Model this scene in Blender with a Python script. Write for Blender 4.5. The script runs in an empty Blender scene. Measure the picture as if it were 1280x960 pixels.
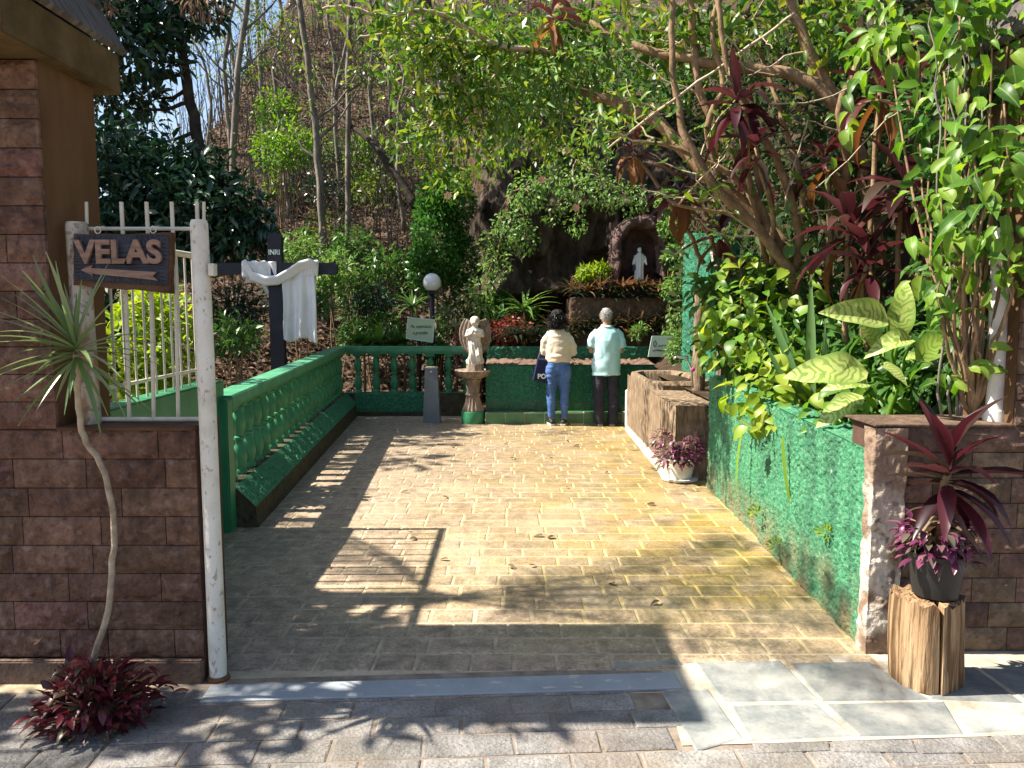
import bpy, bmesh, math, random
import numpy as np
from mathutils import Vector, Matrix, Quaternion
R = math.radians
random.seed(7); rng = np.random.default_rng(11)
scene = bpy.context.scene
col = scene.collection
# ------------------------------------------------------------------ camera
CH, PITCH, F = 1.6, R(5.82), 962.0
cam = bpy.data.cameras.new('camera'); cam.sensor_width = 36; cam.lens = F / 1280 * 36
cam.clip_start = 0.05; cam.clip_end = 2000
camo = bpy.data.objects.new('camera', cam); col.objects.link(camo)
camo.location = (0, 0, CH); camo.rotation_euler = (R(90) - PITCH, 0, 0)
scene.camera = camo
# ------------------------------------------------------------------ light
SUN_EL, SUN_AZ = R(50), R(0.5)          # light travels towards +X, a little towards +Y
world = bpy.data.worlds.new('World'); scene.world = world; world.use_nodes = True
wn = world.node_tree.nodes; wl = world.node_tree.links
for n in list(wn): wn.remove(n)
sky = wn.new('ShaderNodeTexSky'); sky.sky_type = 'NISHITA'; sky.sun_disc = False
sky.sun_elevation = SUN_EL; sky.sun_rotation = R(270) - SUN_AZ
sky.air_density = 1.0; sky.dust_density = 1.5
bg = wn.new('ShaderNodeBackground'); bg.inputs[1].default_value = 0.075
wo = wn.new('ShaderNodeOutputWorld')
wl.new(sky.outputs[0], bg.inputs[0]); wl.new(bg.outputs[0], wo.inputs[0])
sun = bpy.data.lights.new('sun', 'SUN'); sun.energy = 5.0; sun.angle = R(0.53); sun.color = (1.0, 0.93, 0.80)
suno = bpy.data.objects.new('sun', sun); col.objects.link(suno)
sd = Vector((math.cos(SUN_AZ) * math.cos(SUN_EL), math.sin(SUN_AZ) * math.cos(SUN_EL), -math.sin(SUN_EL)))
suno.rotation_euler = sd.to_track_quat('-Z', 'Y').to_euler(); suno.location = (-12, -1, 14)
vs = scene.view_settings
vs.view_transform = 'Standard'; vs.look = 'None'; vs.gamma = 1.0; vs.exposure = 1.55; vs.use_curve_mapping = False

# ------------------------------------------------------------------ pixel helpers (directions only)
def ray(px, py):
    u = (px - 640) / F; v = (480 - py) / F
    return Vector((u, math.cos(PITCH) + v * math.sin(PITCH), -math.sin(PITCH) + v * math.cos(PITCH)))
def P(px, py, Y):
    d = ray(px, py); t = Y / d.y
    return Vector((d.x * t, Y, CH + d.z * t))
def G(px, py, z=0.0):
    d = ray(px, py); t = (z - CH) / d.z
    return Vector((d.x * t, d.y * t, z))

# ------------------------------------------------------------------ noise (numpy)
def _hash(ix, iy, iz, s):
    n = (ix * 374761393 + iy * 668265263 + iz * 2147483647 + s * 1274126177) & 0xffffffff
    n = ((n ^ (n >> 13)) * 1274126177) & 0xffffffff
    n = (n ^ (n >> 16)) & 0xffff
    return n / 65535.0
def vnoise(p, s=0):
    p = np.asarray(p, float); i = np.floor(p).astype(np.int64); f = p - i; f = f * f * (3 - 2 * f)
    r = 0
    for dx in (0, 1):
        for dy in (0, 1):
            for dz in (0, 1):
                w = (f[:, 0] if dx else 1 - f[:, 0]) * (f[:, 1] if dy else 1 - f[:, 1]) * (f[:, 2] if dz else 1 - f[:, 2])
                r = r + w * _hash(i[:, 0] + dx, i[:, 1] + dy, i[:, 2] + dz, s)
    return r * 2 - 1
def fbm(p, o=4, s=0):
    p = np.asarray(p, float); r = 0; a = 1; t = 0
    for k in range(o):
        r = r + a * vnoise(p * (2 ** k), s + k); t += a; a *= 0.5
    return r / t
def nrm(v):
    return v / np.maximum(np.linalg.norm(v, axis=-1, keepdims=True), 1e-9)

# ------------------------------------------------------------------ materials
def newmat(name):
    m = bpy.data.materials.new(name); m.use_nodes = True
    nt = m.node_tree
    for n in list(nt.nodes): nt.nodes.remove(n)
    return m, nt.nodes, nt.links
def ramp(nodes, cols, lo=0.0, hi=1.0):
    r = nodes.new('ShaderNodeValToRGB'); e = r.color_ramp.elements
    n = len(cols)
    while len(e) < n: e.new(0.5)
    for k, c in enumerate(cols):
        e[k].position = lo + (hi - lo) * k / max(1, n - 1); e[k].color = (*c, 1)
    return r
def surf(name, cols, scale=4.0, rough=0.8, bump=0.3, bscale=50.0, spec=0.3, stretch=(1, 1, 1), dist=0.01, tint=0.0, detail=8.0, coord='pos', extra=None, metallic=0.0, lo=0.28, hi=0.72, sub=0.0):
    m, N, L = newmat(name)
    out = N.new('ShaderNodeOutputMaterial'); b = N.new('ShaderNodeBsdfPrincipled'); L.new(b.outputs[0], out.inputs[0])
    if coord == 'pos':
        g = N.new('ShaderNodeNewGeometry'); src = g.outputs['Position']
    else:
        g = N.new('ShaderNodeTexCoord'); src = g.outputs['Object']
    mp = N.new('ShaderNodeMapping'); mp.inputs['Scale'].default_value = stretch; L.new(src, mp.inputs[0])
    n1 = N.new('ShaderNodeTexNoise'); n1.inputs['Scale'].default_value = scale; n1.inputs['Detail'].default_value = detail; n1.inputs['Roughness'].default_value = 0.62
    L.new(mp.outputs[0], n1.inputs['Vector'])
    r = ramp(N, cols, lo, hi); L.new(n1.outputs['Fac'], r.inputs[0])
    c = r.outputs[0]
    if extra:
        c = extra(N, L, src, c)
    if tint > 0:
        oi = N.new('ShaderNodeObjectInfo'); mr = N.new('ShaderNodeMapRange')
        mr.inputs[3].default_value = 1 - tint; mr.inputs[4].default_value = 1 + tint; L.new(oi.outputs['Random'], mr.inputs[0])
        hs = N.new('ShaderNodeHueSaturation'); L.new(mr.outputs[0], hs.inputs['Value']); L.new(c, hs.inputs['Color'])
        mr2 = N.new('ShaderNodeMapRange'); mr2.inputs[3].default_value = 0.5 - tint * 0.06; mr2.inputs[4].default_value = 0.5 + tint * 0.06
        ml = N.new('ShaderNodeMath'); ml.operation = 'MULTIPLY'; ml.inputs[1].default_value = 7.13; fr = N.new('ShaderNodeMath'); fr.operation = 'FRACT'
        L.new(oi.outputs['Random'], ml.inputs[0]); L.new(ml.outputs[0], fr.inputs[0]); L.new(fr.outputs[0], mr2.inputs[0]); L.new(mr2.outputs[0], hs.inputs['Hue'])
        c = hs.outputs[0]
    L.new(c, b.inputs['Base Color'])
    b.inputs['Roughness'].default_value = rough; b.inputs['Specular IOR Level'].default_value = spec; b.inputs['Metallic'].default_value = metallic
    if bump > 0:
        n2 = N.new('ShaderNodeTexNoise'); n2.inputs['Scale'].default_value = bscale; n2.inputs['Detail'].default_value = 6
        L.new(mp.outputs[0], n2.inputs['Vector'])
        bp = N.new('ShaderNodeBump'); bp.inputs['Strength'].default_value = bump; bp.inputs['Distance'].default_value = dist
        L.new(n2.outputs['Fac'], bp.inputs['Height']); L.new(bp.outputs[0], b.inputs['Normal'])
    return m
def leafmat(name, cols, rough=0.42, trans=0.35, spec=0.35, tcol=None, vein=None):
    m, N, L = newmat(name)
    out = N.new('ShaderNodeOutputMaterial')
    g = N.new('ShaderNodeNewGeometry'); oi = N.new('ShaderNodeObjectInfo')
    ad = N.new('ShaderNodeMath'); ad.operation = 'ADD'; L.new(g.outputs['Random Per Island'], ad.inputs[0]); L.new(oi.outputs['Random'], ad.inputs[1])
    fr = N.new('ShaderNodeMath'); fr.operation = 'FRACT'; L.new(ad.outputs[0], fr.inputs[0])
    r = ramp(N, cols); L.new(fr.outputs[0], r.inputs[0]); c = r.outputs[0]
    if vein: c = vein(N, L, c)
    b = N.new('ShaderNodeBsdfPrincipled'); L.new(c, b.inputs['Base Color']); b.inputs['Roughness'].default_value = rough; b.inputs['Specular IOR Level'].default_value = spec
    t = N.new('ShaderNodeBsdfTranslucent')
    hs = N.new('ShaderNodeHueSaturation'); hs.inputs['Value'].default_value = 1.5; hs.inputs['Saturation'].default_value = 1.1
    hs.inputs['Hue'].default_value = 0.49 if tcol is None else tcol
    L.new(c, hs.inputs['Color']); L.new(hs.outputs[0], t.inputs[0])
    mx = N.new('ShaderNodeMixShader'); mx.inputs[0].default_value = trans
    L.new(b.outputs[0], mx.inputs[1]); L.new(t.outputs[0], mx.inputs[2]); L.new(mx.outputs[0], out.inputs[0])
    return m
def mixnode(N, L, fac, a, b):
    mx = N.new('ShaderNodeMix'); mx.data_type = 'RGBA'
    for s, v in ((mx.inputs[0], fac), (mx.inputs[6], a), (mx.inputs[7], b)):
        if hasattr(v, 'is_output'): L.new(v, s)
        elif isinstance(v, tuple): s.default_value = (*v, 1)
        else: s.default_value = v
    return mx.outputs[2]
def noisefac(N, L, src, scale, lo, hi, stretch=(1, 1, 1), detail=5):
    mp = N.new('ShaderNodeMapping'); mp.inputs['Scale'].default_value = stretch; L.new(src, mp.inputs[0])
    n = N.new('ShaderNodeTexNoise'); n.inputs['Scale'].default_value = scale; n.inputs['Detail'].default_value = detail; L.new(mp.outputs[0], n.inputs['Vector'])
    mr = N.new('ShaderNodeMapRange'); mr.inputs[1].default_value = lo; mr.inputs[2].default_value = hi; L.new(n.outputs['Fac'], mr.inputs[0])
    return mr.outputs[0]
def axis(N, L, src, k, lo, hi):
    s = N.new('ShaderNodeSeparateXYZ'); L.new(src, s.inputs[0])
    mr = N.new('ShaderNodeMapRange'); mr.inputs[1].default_value = lo; mr.inputs[2].default_value = hi; L.new(s.outputs[k], mr.inputs[0])
    return mr.outputs[0]
def mul(N, L, a, b):
    m = N.new('ShaderNodeMath'); m.operation = 'MULTIPLY'; m.use_clamp = True
    for s, v in ((m.inputs[0], a), (m.inputs[1], b)):
        if hasattr(v, 'is_output'): L.new(v, s)
        else: s.default_value = v
    return m.outputs[0]

# ------------------------------------------------------------------ mesh helpers
class MB:
    def __init__(s): s.v = []; s.f = []
    def add(s, vs, fs):
        o = len(s.v); s.v += [tuple(map(float, v)) for v in vs]; s.f += [tuple(i + o for i in f) for f in fs]; return s
    def box(s, a, b, bev=0.0):
        x0, y0, z0 = (min(a[i], b[i]) for i in range(3)); x1, y1, z1 = (max(a[i], b[i]) for i in range(3))
        if bev <= 0:
            vs = [(x0, y0, z0), (x1, y0, z0), (x1, y1, z0), (x0, y1, z0), (x0, y0, z1), (x1, y0, z1), (x1, y1, z1), (x0, y1, z1)]
            return s.add(vs, [(3, 2, 1, 0), (4, 5, 6, 7), (0, 1, 5, 4), (1, 2, 6, 5), (2, 3, 7, 6), (3, 0, 4, 7)])
        bm = bmesh.new(); bmesh.ops.create_cube(bm, size=1)
        for v in bm.verts: v.co = Vector(((x0 + x1) / 2 + v.co.x * (x1 - x0), (y0 + y1) / 2 + v.co.y * (y1 - y0), (z0 + z1) / 2 + v.co.z * (z1 - z0)))
        bmesh.ops.bevel(bm, geom=bm.edges[:], offset=bev, segments=2, affect='EDGES')
        bm.verts.index_update(); s.add([v.co for v in bm.verts], [[v.index for v in f.verts] for f in bm.faces]); bm.free(); return s
    def loft(s, rings, cap=True):
        n = len(rings[0]); vs = [p for r in rings for p in r]; fs = []
        for k in range(len(rings) - 1):
            for i in range(n):
                j = (i + 1) % n; fs.append((k * n + i, k * n + j, (k + 1) * n + j, (k + 1) * n + i))
        if cap:
            fs.append(tuple(range(n - 1, -1, -1))); fs.append(tuple((len(rings) - 1) * n + i for i in range(n)))
        return s.add(vs, fs)
    def tube(s, pts, rad, n=8, cap=True, jit=0.0):
        pts = [Vector(p) for p in pts]
        if not hasattr(rad, '__len__'): rad = [rad] * len(pts)
        rings = []; ref = None
        for k, p in enumerate(pts):
            t = (pts[min(k + 1, len(pts) - 1)] - pts[max(k - 1, 0)]).normalized()
            if ref is None: ref = t.orthogonal().normalized()
            ref = (ref - t * ref.dot(t)).normalized(); b = t.cross(ref)
            r = rad[k]; rx, ry = (r if hasattr(r, '__len__') else (r, r))
            rings.append([p + (ref * math.cos(a) * rx + b * math.sin(a) * ry) * (1 + (random.uniform(-jit, jit) if jit else 0)) for a in [2 * math.pi * i / n for i in range(n)]])
        return s.loft(rings, cap)
    def lathe(s, prof, c=(0, 0, 0), n=16, flute=0, famp=0.0):
        rings = [[(c[0] + r * (1 + famp * math.cos(flute * 2 * math.pi * i / n)) * math.cos(2 * math.pi * i / n), c[1] + r * (1 + famp * math.cos(flute * 2 * math.pi * i / n)) * math.sin(2 * math.pi * i / n), c[2] + z) for i in range(n)] for r, z in prof]
        return s.loft(rings)
    def sphere(s, c, r, n=16, m=10, sc=(1, 1, 1)):
        rings = [[(c[0] + r * sc[0] * math.sin(t) * math.cos(2 * math.pi * i / n), c[1] + r * sc[1] * math.sin(t) * math.sin(2 * math.pi * i / n), c[2] - r * sc[2] * math.cos(t)) for i in range(n)] for t in [math.pi * (k + 0.02 if k == 0 else (k - 0.02 if k == m else k)) / m for k in range(m + 1)]]
        return s.loft(rings)
    def ell(s, rings, n=20):
        """rings: (cx,cy,cz,rx,ry) horizontal ellipses"""
        return s.loft([[(cx + rx * math.cos(2 * math.pi * i / n), cy + ry * math.sin(2 * math.pi * i / n), cz) for i in range(n)] for cx, cy, cz, rx, ry in rings])
    def grid(s, fn, nu, nv, flip=False):
        vs = [fn(i / nu, j / nv) for j in range(nv + 1) for i in range(nu + 1)]
        fs = []
        for j in range(nv):
            for i in range(nu):
                a = j * (nu + 1) + i; q = (a, a + 1, a + nu + 2, a + nu + 1); fs.append(q[::-1] if flip else q)
        return s.add(vs, fs)
    def mesh(s, name, off=(0, 0, 0), smooth=False):
        me = bpy.data.meshes.new(name); me.from_pydata([(v[0] - off[0], v[1] - off[1], v[2] - off[2]) for v in s.v], [], s.f)
        if smooth: me.polygons.foreach_set('use_smooth', [True] * len(me.polygons))
        me.update(); return me
    def build(s, name, mat, parent=None, smooth=False, sharp=None):
        off = parent_off(parent)
        me = s.mesh(name, off, smooth); me.materials.append(mat)
        if sharp is not None:
            me.polygons.foreach_set('use_smooth', [True] * len(me.polygons)); me.set_sharp_from_angle(angle=R(sharp))
        return link(name, me, parent)
def parent_off(p):
    o = Vector((0, 0, 0))
    while p is not None: o += Vector(p.location); p = p.parent
    return o
def link(name, me, parent=None):
    o = bpy.data.objects.new(name, me); col.objects.link(o)
    if parent is not None: o.parent = parent
    return o
def npmesh(name, V, Fs, mat, parent=None, smooth=False):
    off = np.array(parent_off(parent)); V = np.asarray(V, np.float64) - off
    me = bpy.data.meshes.new(name); k = Fs.shape[1]; nF = len(Fs)
    me.vertices.add(len(V)); me.vertices.foreach_set('co', V.astype(np.float32).ravel())
    me.loops.add(nF * k); me.loops.foreach_set('vertex_index', Fs.astype(np.int32).ravel())
    me.polygons.add(nF); me.polygons.foreach_set('loop_start', np.arange(0, nF * k, k, dtype=np.int32))
    if smooth: me.polygons.foreach_set('use_smooth', np.ones(nF, dtype=bool))
    me.update(calc_edges=True); me.materials.append(mat)
    return link(name, me, parent)
def thing(name, label, cat, loc=(0, 0, 0), group=None):
    o = bpy.data.objects.new(name, None); col.objects.link(o); o.location = loc; o.empty_display_size = 0.05
    return tag(o, label, cat, group)
def tag(o, label, cat, group=None):
    o['label'] = label; o['category'] = cat
    if group: o['group'] = group
    return o
def structure(o): o['kind'] = 'structure'; return o
def stuff(o, label=None, cat=None):
    o['kind'] = 'stuff'
    if label: o['label'] = label; o['category'] = cat
    return o
def inst(name, me, parent, M):
    o = link(name, me, parent); o.matrix_local = Matrix.Translation(-parent_off(parent)) @ M; return o
# leaf templates for clouds: u along, v across, w normal
T_SMALL = (np.array([(0, 0, 0), (.5, .5, .04), (1, 0, -.08), (.5, -.5, .04)]), np.array([(0, 3, 2, 1)]))
T_OVAL = (np.array([(0, 0, 0), (.28, .42, .07), (.28, -.42, .07), (.3, 0, 0), (.68, .36, .03), (.68, -.36, .03), (.7, 0, -.05), (1, 0, -.18)]),
          np.array([(0, 3, 1, 1), (0, 2, 3, 3), (3, 6, 4, 1), (3, 2, 5, 6), (6, 7, 4, 4), (6, 5, 7, 7)]))
def _tri(T):
    fs = []
    for q in T[1]:
        if q[2] == q[3]: fs.append(q[:3])
        else: fs += [(q[0], q[1], q[2]), (q[0], q[2], q[3])]
    return (T[0], np.array(fs))
T_OVAL = _tri(T_OVAL)
def strap_t(n=4, droop=0.5):
    vs = []
    for k in range(n + 1):
        t = k / n; w = 0.5 * (1 - t ** 2.2) * (0.55 + 0.45 * min(1, t * 4)) if k < n else 0.02
        a = droop * t; x = math.sin(a) / max(droop, 1e-3); z = -(1 - math.cos(a)) / max(droop, 1e-3)
        vs += [(x, w, z), (x, -w, z)]
    return (np.array(vs), np.array([(2 * k, 2 * k + 1, 2 * k + 3, 2 * k + 2) for k in range(n)]))
T_STRAP = strap_t(4, 1.1)
def cloud(name, pts, dirs, size, wid, mat, parent, T=T_SMALL, upb=0.6):
    pts = np.asarray(pts, float); n = len(pts); u = nrm(np.asarray(dirs, float))
    up = nrm(rng.normal(size=(n, 3)) * (1 - upb) + np.array([0, 0, 1.0]) * upb * 1.2)
    v = nrm(np.cross(up, u)); w = np.cross(u, v)
    size = np.broadcast_to(np.asarray(size, float), (n,))[:, None, None]
    V = pts[:, None, :] + size * (T[0][None, :, 0:1] * u[:, None, :] + wid * T[0][None, :, 1:2] * v[:, None, :] + T[0][None, :, 2:3] * w[:, None, :])
    Fs = (T[1][None] + (np.arange(n) * len(T[0]))[:, None, None]).reshape(-1, T[1].shape[1])
    return npmesh(name, V.reshape(-1, 3), Fs, mat, parent)
def clumps(centres, radii, n, shell=0.35):
    """points in clumps (centre list + radius list); returns points and outward dirs"""
    C = np.asarray(centres, float); k = len(C); rad = np.asarray(radii, float)
    w = rad.reshape(k, -1).mean(1) ** 2; idx = rng.choice(k, n, p=w / w.sum())
    d = nrm(rng.normal(size=(n, 3))); r = rng.random(n) ** shell
    rr = rad[idx] if rad.ndim > 1 else rad[idx][:, None]
    return C[idx] + d * r[:, None] * rr, d
def leafmesh(name, mat, W=0.4, droop=0.5, fold=0.15, nu=7, shape='ovate', wave=0.0):
    mb = MB(); vs = []
    for k in range(nu + 1):
        t = k / nu
        if shape == 'ovate': w = W * 0.5 * (math.sin(math.pi * min(1, t ** 0.72)) ** 0.8 if 0 < t < 1 else 0.0)
        elif shape == 'strap': w = W * 0.5 * (0.5 + 0.5 * min(1, t * 5)) * (1 - t ** 3)
        else: w = W * 0.5 * (math.sin(math.pi * t ** 0.85) ** 0.9 if 0 < t < 1 else 0.0)
        if shape != 'strap' and k == 0: w = 0.01
        if k == nu: w = 0.004
        a = droop * t; x = math.sin(a) / max(droop, 1e-3) if droop else t; z = -(1 - math.cos(a)) / max(droop, 1e-3) if droop else 0
        wv = wave * math.sin(t * 14) * w
        vs += [(x, w, z + fold * w * 2 + wv), (x, 0, z), (x, -w, z + fold * w * 2 - wv)]
    fs = []
    for k in range(nu):
        a = 3 * k; fs += [(a + 1, a + 4, a + 3, a), (a + 2, a + 5, a + 4, a + 1)]
    mb.add(vs, fs); me = mb.mesh(name, smooth=True); me.materials.append(mat); return me
def leafM(pos, d, up=(0, 0, 1), s=1.0, ws=1.0):
    u = Vector(d).normalized(); v = Vector(up).cross(u)
    if v.length < 1e-4: v = Vector((1, 0, 0)).cross(u)
    v.normalize(); w = u.cross(v)
    M = Matrix((u * s, v * s * ws, w * s)).transposed().to_4x4(); M.translation = Vector(pos); return M
def smoothmesh(mb, voxel, it=4, disp=None, off=(0, 0, 0), name='body'):
    me = mb.mesh('tmp'); o = bpy.data.objects.new('tmp', me); col.objects.link(o)
    m = o.modifiers.new('r', 'REMESH'); m.mode = 'VOXEL'; m.voxel_size = voxel
    if it: s = o.modifiers.new('s', 'SMOOTH'); s.iterations = it; s.factor = 0.5
    dg = bpy.context.evaluated_depsgraph_get(); dg.update()
    r = bpy.data.meshes.new_from_object(o.evaluated_get(dg)); r.name = name
    bpy.data.objects.remove(o)
    n = len(r.vertices); co = np.empty(n * 3, np.float32); r.vertices.foreach_get('co', co); co = co.reshape(-1, 3).astype(float)
    if disp is not None:
        no = np.empty(n * 3, np.float32); r.vertices.foreach_get('normal', no); co = co + no.reshape(-1, 3) * disp(co)[:, None]
    co = co - np.array(off); r.vertices.foreach_set('co', co.astype(np.float32).ravel())
    r.polygons.foreach_set('use_smooth', [True] * len(r.polygons)); r.update(); return r
def text(name, s, size, mat, parent, loc, ext=0.004, shear=0.0, rotz=0.0, align='CENTER', sx=1.0, bold=0.0):
    c = bpy.data.curves.new('t', 'FONT'); c.body = s; c.size = size; c.extrude = ext; c.shear = shear; c.align_x = align; c.align_y = 'CENTER'; c.offset = bold
    o = bpy.data.objects.new('t', c); col.objects.link(o)
    dg = bpy.context.evaluated_depsgraph_get(); dg.update()
    me = bpy.data.meshes.new_from_object(o.evaluated_get(dg)); bpy.data.objects.remove(o); me.name = name
    M = Matrix.Translation(Vector(loc) - parent_off(parent)) @ Matrix.Rotation(rotz, 4, 'Z') @ Matrix.Rotation(R(90), 4, 'X') @ Matrix.Scale(sx, 4, (1, 0, 0))
    me.transform(M); me.materials.clear(); me.materials.append(mat)
    return link(name, me, parent)
# ================================================================== materials
def algae(N, L, src, c):
    # yellow-olive algae film and dark damp stains over the stone
    f = mul(N, L, axis(N, L, src, 0, -1.2, 1.5), axis(N, L, src, 1, 3.2, 4.2))
    f = mul(N, L, f, noisefac(N, L, src, 2.3, 0.25, 0.62))
    c = mixnode(N, L, f, c, (0.32, 0.215, 0.055))
    f2 = mul(N, L, noisefac(N, L, src, 3.1, 0.5, 0.72), axis(N, L, src, 1, 3.3, 3.9)); f2 = mul(N, L, f2, axis(N, L, src, 0, -0.6, 1.6)); f2 = mul(N, L, f2, 0.9)
    c = mixnode(N, L, f2, c, (0.10, 0.085, 0.025))
    f3 = mul(N, L, noisefac(N, L, src, 60, 0.46, 0.66), 0.6); c = mixnode(N, L, f3, c, (0.12, 0.095, 0.06)); f4 = mul(N, L, noisefac(N, L, src, 1.4, 0.5, 0.68), 0.45); c = mixnode(N, L, f4, c, (0.42, 0.34, 0.23))
    f3 = mul(N, L, noisefac(N, L, src, 26, 0.55, 0.75), 0.4)
    return mixnode(N, L, f3, c, (0.09, 0.075, 0.06))
M_TILE = surf('courtyard_stone', [(0.14, 0.11, 0.092), (0.32, 0.24, 0.17), (0.52, 0.40, 0.285)], 11, 0.5, 0.7, 60, 0.4, tint=0.11, extra=algae, dist=0.006)
def grout_moss(N, L, src, c):
    f = mul(N, L, axis(N, L, src, 0, -0.9, 1.5), noisefac(N, L, src, 3.0, 0.3, 0.6)); f = mul(N, L, f, axis(N, L, src, 1, 3.3, 4.0))
    return mixnode(N, L, f, c, (0.50, 0.38, 0.09))
M_GROUT = surf('sandy_grout', [(0.2, 0.16, 0.115), (0.38, 0.31, 0.215), (0.52, 0.44, 0.32)], 7, 0.9, 0.4, 60, 0.1, extra=grout_moss)
def pstain(N, L, src, c):
    f = mul(N, L, noisefac(N, L, src, 90, 0.5, 0.66), 0.5); c = mixnode(N, L, f, c, (0.06, 0.052, 0.048))
    f = mul(N, L, noisefac(N, L, src, 150, 0.56, 0.7), 0.45); c = mixnode(N, L, f, c, (0.42, 0.38, 0.34))
    f = mul(N, L, noisefac(N, L, src, 2.2, 0.45, 0.7), 0.55); return mixnode(N, L, f, c, (0.17, 0.125, 0.085))
M_PAVE = surf('front_paving_stone', [(0.10, 0.096, 0.092), (0.18, 0.172, 0.165), (0.275, 0.258, 0.245)], 7, 0.75, 0.9, 70, 0.25, tint=0.2, dist=0.008, extra=pstain)
M_PAVEG = surf('front_grout', [(0.12, 0.09, 0.07), (0.30, 0.25, 0.2)], 9, 0.9, 0.3, 60, 0.1)
def chalk(N, L, src, c):
    f = mul(N, L, noisefac(N, L, src, 70, 0.5, 0.7), 0.35); c = mixnode(N, L, f, c, (0.09, 0.09, 0.085)); f = noisefac(N, L, src, 3.4, 0.48, 0.66); f = mul(N, L, f, 0.4)
    return mixnode(N, L, f, c, (0.45, 0.42, 0.36))
M_SLATE = surf('blue_grey_slate', [(0.105, 0.115, 0.115), (0.18, 0.19, 0.185), (0.27, 0.265, 0.24)], 8, 0.6, 0.45, 30, 0.35, tint=0.15, extra=chalk, dist=0.006)
M_MORTAR = surf('pale_mortar', [(0.22, 0.19, 0.145), (0.38, 0.335, 0.27), (0.5, 0.455, 0.375)], 8, 0.9, 0.4, 50, 0.1)
def worn(N, L, src, c):
    f = noisefac(N, L, src, 9, 0.62, 0.66, (1, 2.5, 1)); return mixnode(N, L, f, c, (0.42, 0.40, 0.36))
M_STRIP = surf('grey_painted_threshold', [(0.22, 0.24, 0.265), (0.3, 0.325, 0.35)], 4, 0.6, 0.3, 40, 0.3, extra=worn)
M_GROUND = surf('bare_earth', [(0.07, 0.045, 0.03), (0.14, 0.09, 0.06), (0.2, 0.15, 0.1)], 2, 0.95, 0.6, 20, 0.1, dist=0.03)
def streak(N, L, src, c):
    f = noisefac(N, L, src, 7, 0.52, 0.75, (3, 3, 0.6)); f = mul(N, L, f, 0.55); c = mixnode(N, L, f, c, (0.045, 0.03, 0.028))
    f = mul(N, L, noisefac(N, L, src, 34, 0.5, 0.72), 0.6); c = mixnode(N, L, f, c, (0.055, 0.03, 0.024)); f = mul(N, L, noisefac(N, L, src, 23, 0.56, 0.78), 0.55); return mixnode(N, L, f, c, (0.34, 0.22, 0.19))
M_BRICK = surf('rust_stone_block', [(0.085, 0.045, 0.031), (0.155, 0.085, 0.06), (0.24, 0.14, 0.102)], 9, 0.85, 1.0, 24, 0.15, tint=0.2, extra=streak, dist=0.035)
M_BRICK2 = surf('dark_stone_block', [(0.07, 0.045, 0.03), (0.13, 0.083, 0.056), (0.2, 0.13, 0.09)], 9, 0.8, 0.8, 55, 0.25, tint=0.3, extra=streak, dist=0.012)
M_JOINT = surf('dark_joint', [(0.06, 0.035, 0.026), (0.11, 0.065, 0.05)], 9, 0.9, 0.3, 60, 0.1)
M_PLASTER = surf('brown_plaster', [(0.06, 0.03, 0.015), (0.11, 0.058, 0.028), (0.17, 0.095, 0.048)], 3, 0.8, 0.4, 35, 0.2, stretch=(1, 1, 0.4))
M_CORNICE = surf('mossy_cornice_plaster', [(0.055, 0.036, 0.016), (0.10, 0.068, 0.03), (0.16, 0.11, 0.055)], 5, 0.85, 0.5, 40, 0.2)
M_ROOF = surf('weathered_fibre_roof', [(0.05, 0.042, 0.042), (0.11, 0.095, 0.09), (0.20, 0.17, 0.155)], 6, 0.85, 0.8, 22, 0.2, stretch=(1, 5, 1), dist=0.02, tint=0.2)
def peel(N, L, src, c):
    f = noisefac(N, L, src, 55, 0.6, 0.68, (1, 1, 0.6)); f = mul(N, L, f, 0.8); return mixnode(N, L, f, c, (0.34, 0.25, 0.17))
M_WHITE = surf('peeling_white_paint', [(0.5, 0.45, 0.36), (0.68, 0.65, 0.57), (0.74, 0.72, 0.66)], 6, 0.6, 0.4, 60, 0.3, extra=peel)
def rust(N, L, src, c):
    f = noisefac(N, L, src, 16, 0.5, 0.62, (1, 1, 0.35)); c = mixnode(N, L, f, c, (0.24, 0.15, 0.09))
    f = noisefac(N, L, src, 40, 0.55, 0.6); f = mul(N, L, f, 0.6); return mixnode(N, L, f, c, (0.13, 0.08, 0.05))
M_OLDWHITE = surf('flaking_old_paint', [(0.3, 0.25, 0.19), (0.58, 0.54, 0.47)], 10, 0.75, 0.5, 50, 0.2, extra=rust)
M_BARS = surf('cream_iron_bar', [(0.5, 0.45, 0.36), (0.68, 0.64, 0.54)], 20, 0.5, 0.1, 60, 0.4)
def gdirt(N, L, src, c):
    f = mul(N, L, noisefac(N, L, src, 4, 0.5, 0.72, (1, 1, 0.6)), 0.45); c = mixnode(N, L, f, c, (0.02, 0.05, 0.035))
    f = mul(N, L, noisefac(N, L, src, 9, 0.54, 0.72, (1, 1, 0.06)), 0.6); c = mixnode(N, L, f, c, (0.02, 0.075, 0.045)); f = mul(N, L, noisefac(N, L, src, 30, 0.66, 0.72), 0.7); c = mixnode(N, L, f, c, (0.3, 0.36, 0.28))
    n = noisefac(N, L, src, 6, 0.3, 0.7); z = axis(N, L, src, 2, 0.36, 0.0); z = mul(N, L, z, n); z = mul(N, L, z, 1.5)
    return mixnode(N, L, z, c, (0.17, 0.15, 0.08))
M_GREEN = surf('green_splash_plaster', [(0.022, 0.115, 0.056), (0.046, 0.195, 0.098), (0.12, 0.29, 0.165)], 45, 0.6, 0.9, 70, 0.3, extra=gdirt, dist=0.012, detail=3)
M_GREEN2 = surf('dark_green_splash_plaster', [(0.013, 0.085, 0.048), (0.026, 0.15, 0.085), (0.045, 0.21, 0.125)], 35, 0.7, 1.0, 45, 0.25, extra=gdirt, dist=0.02, detail=3)
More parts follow.
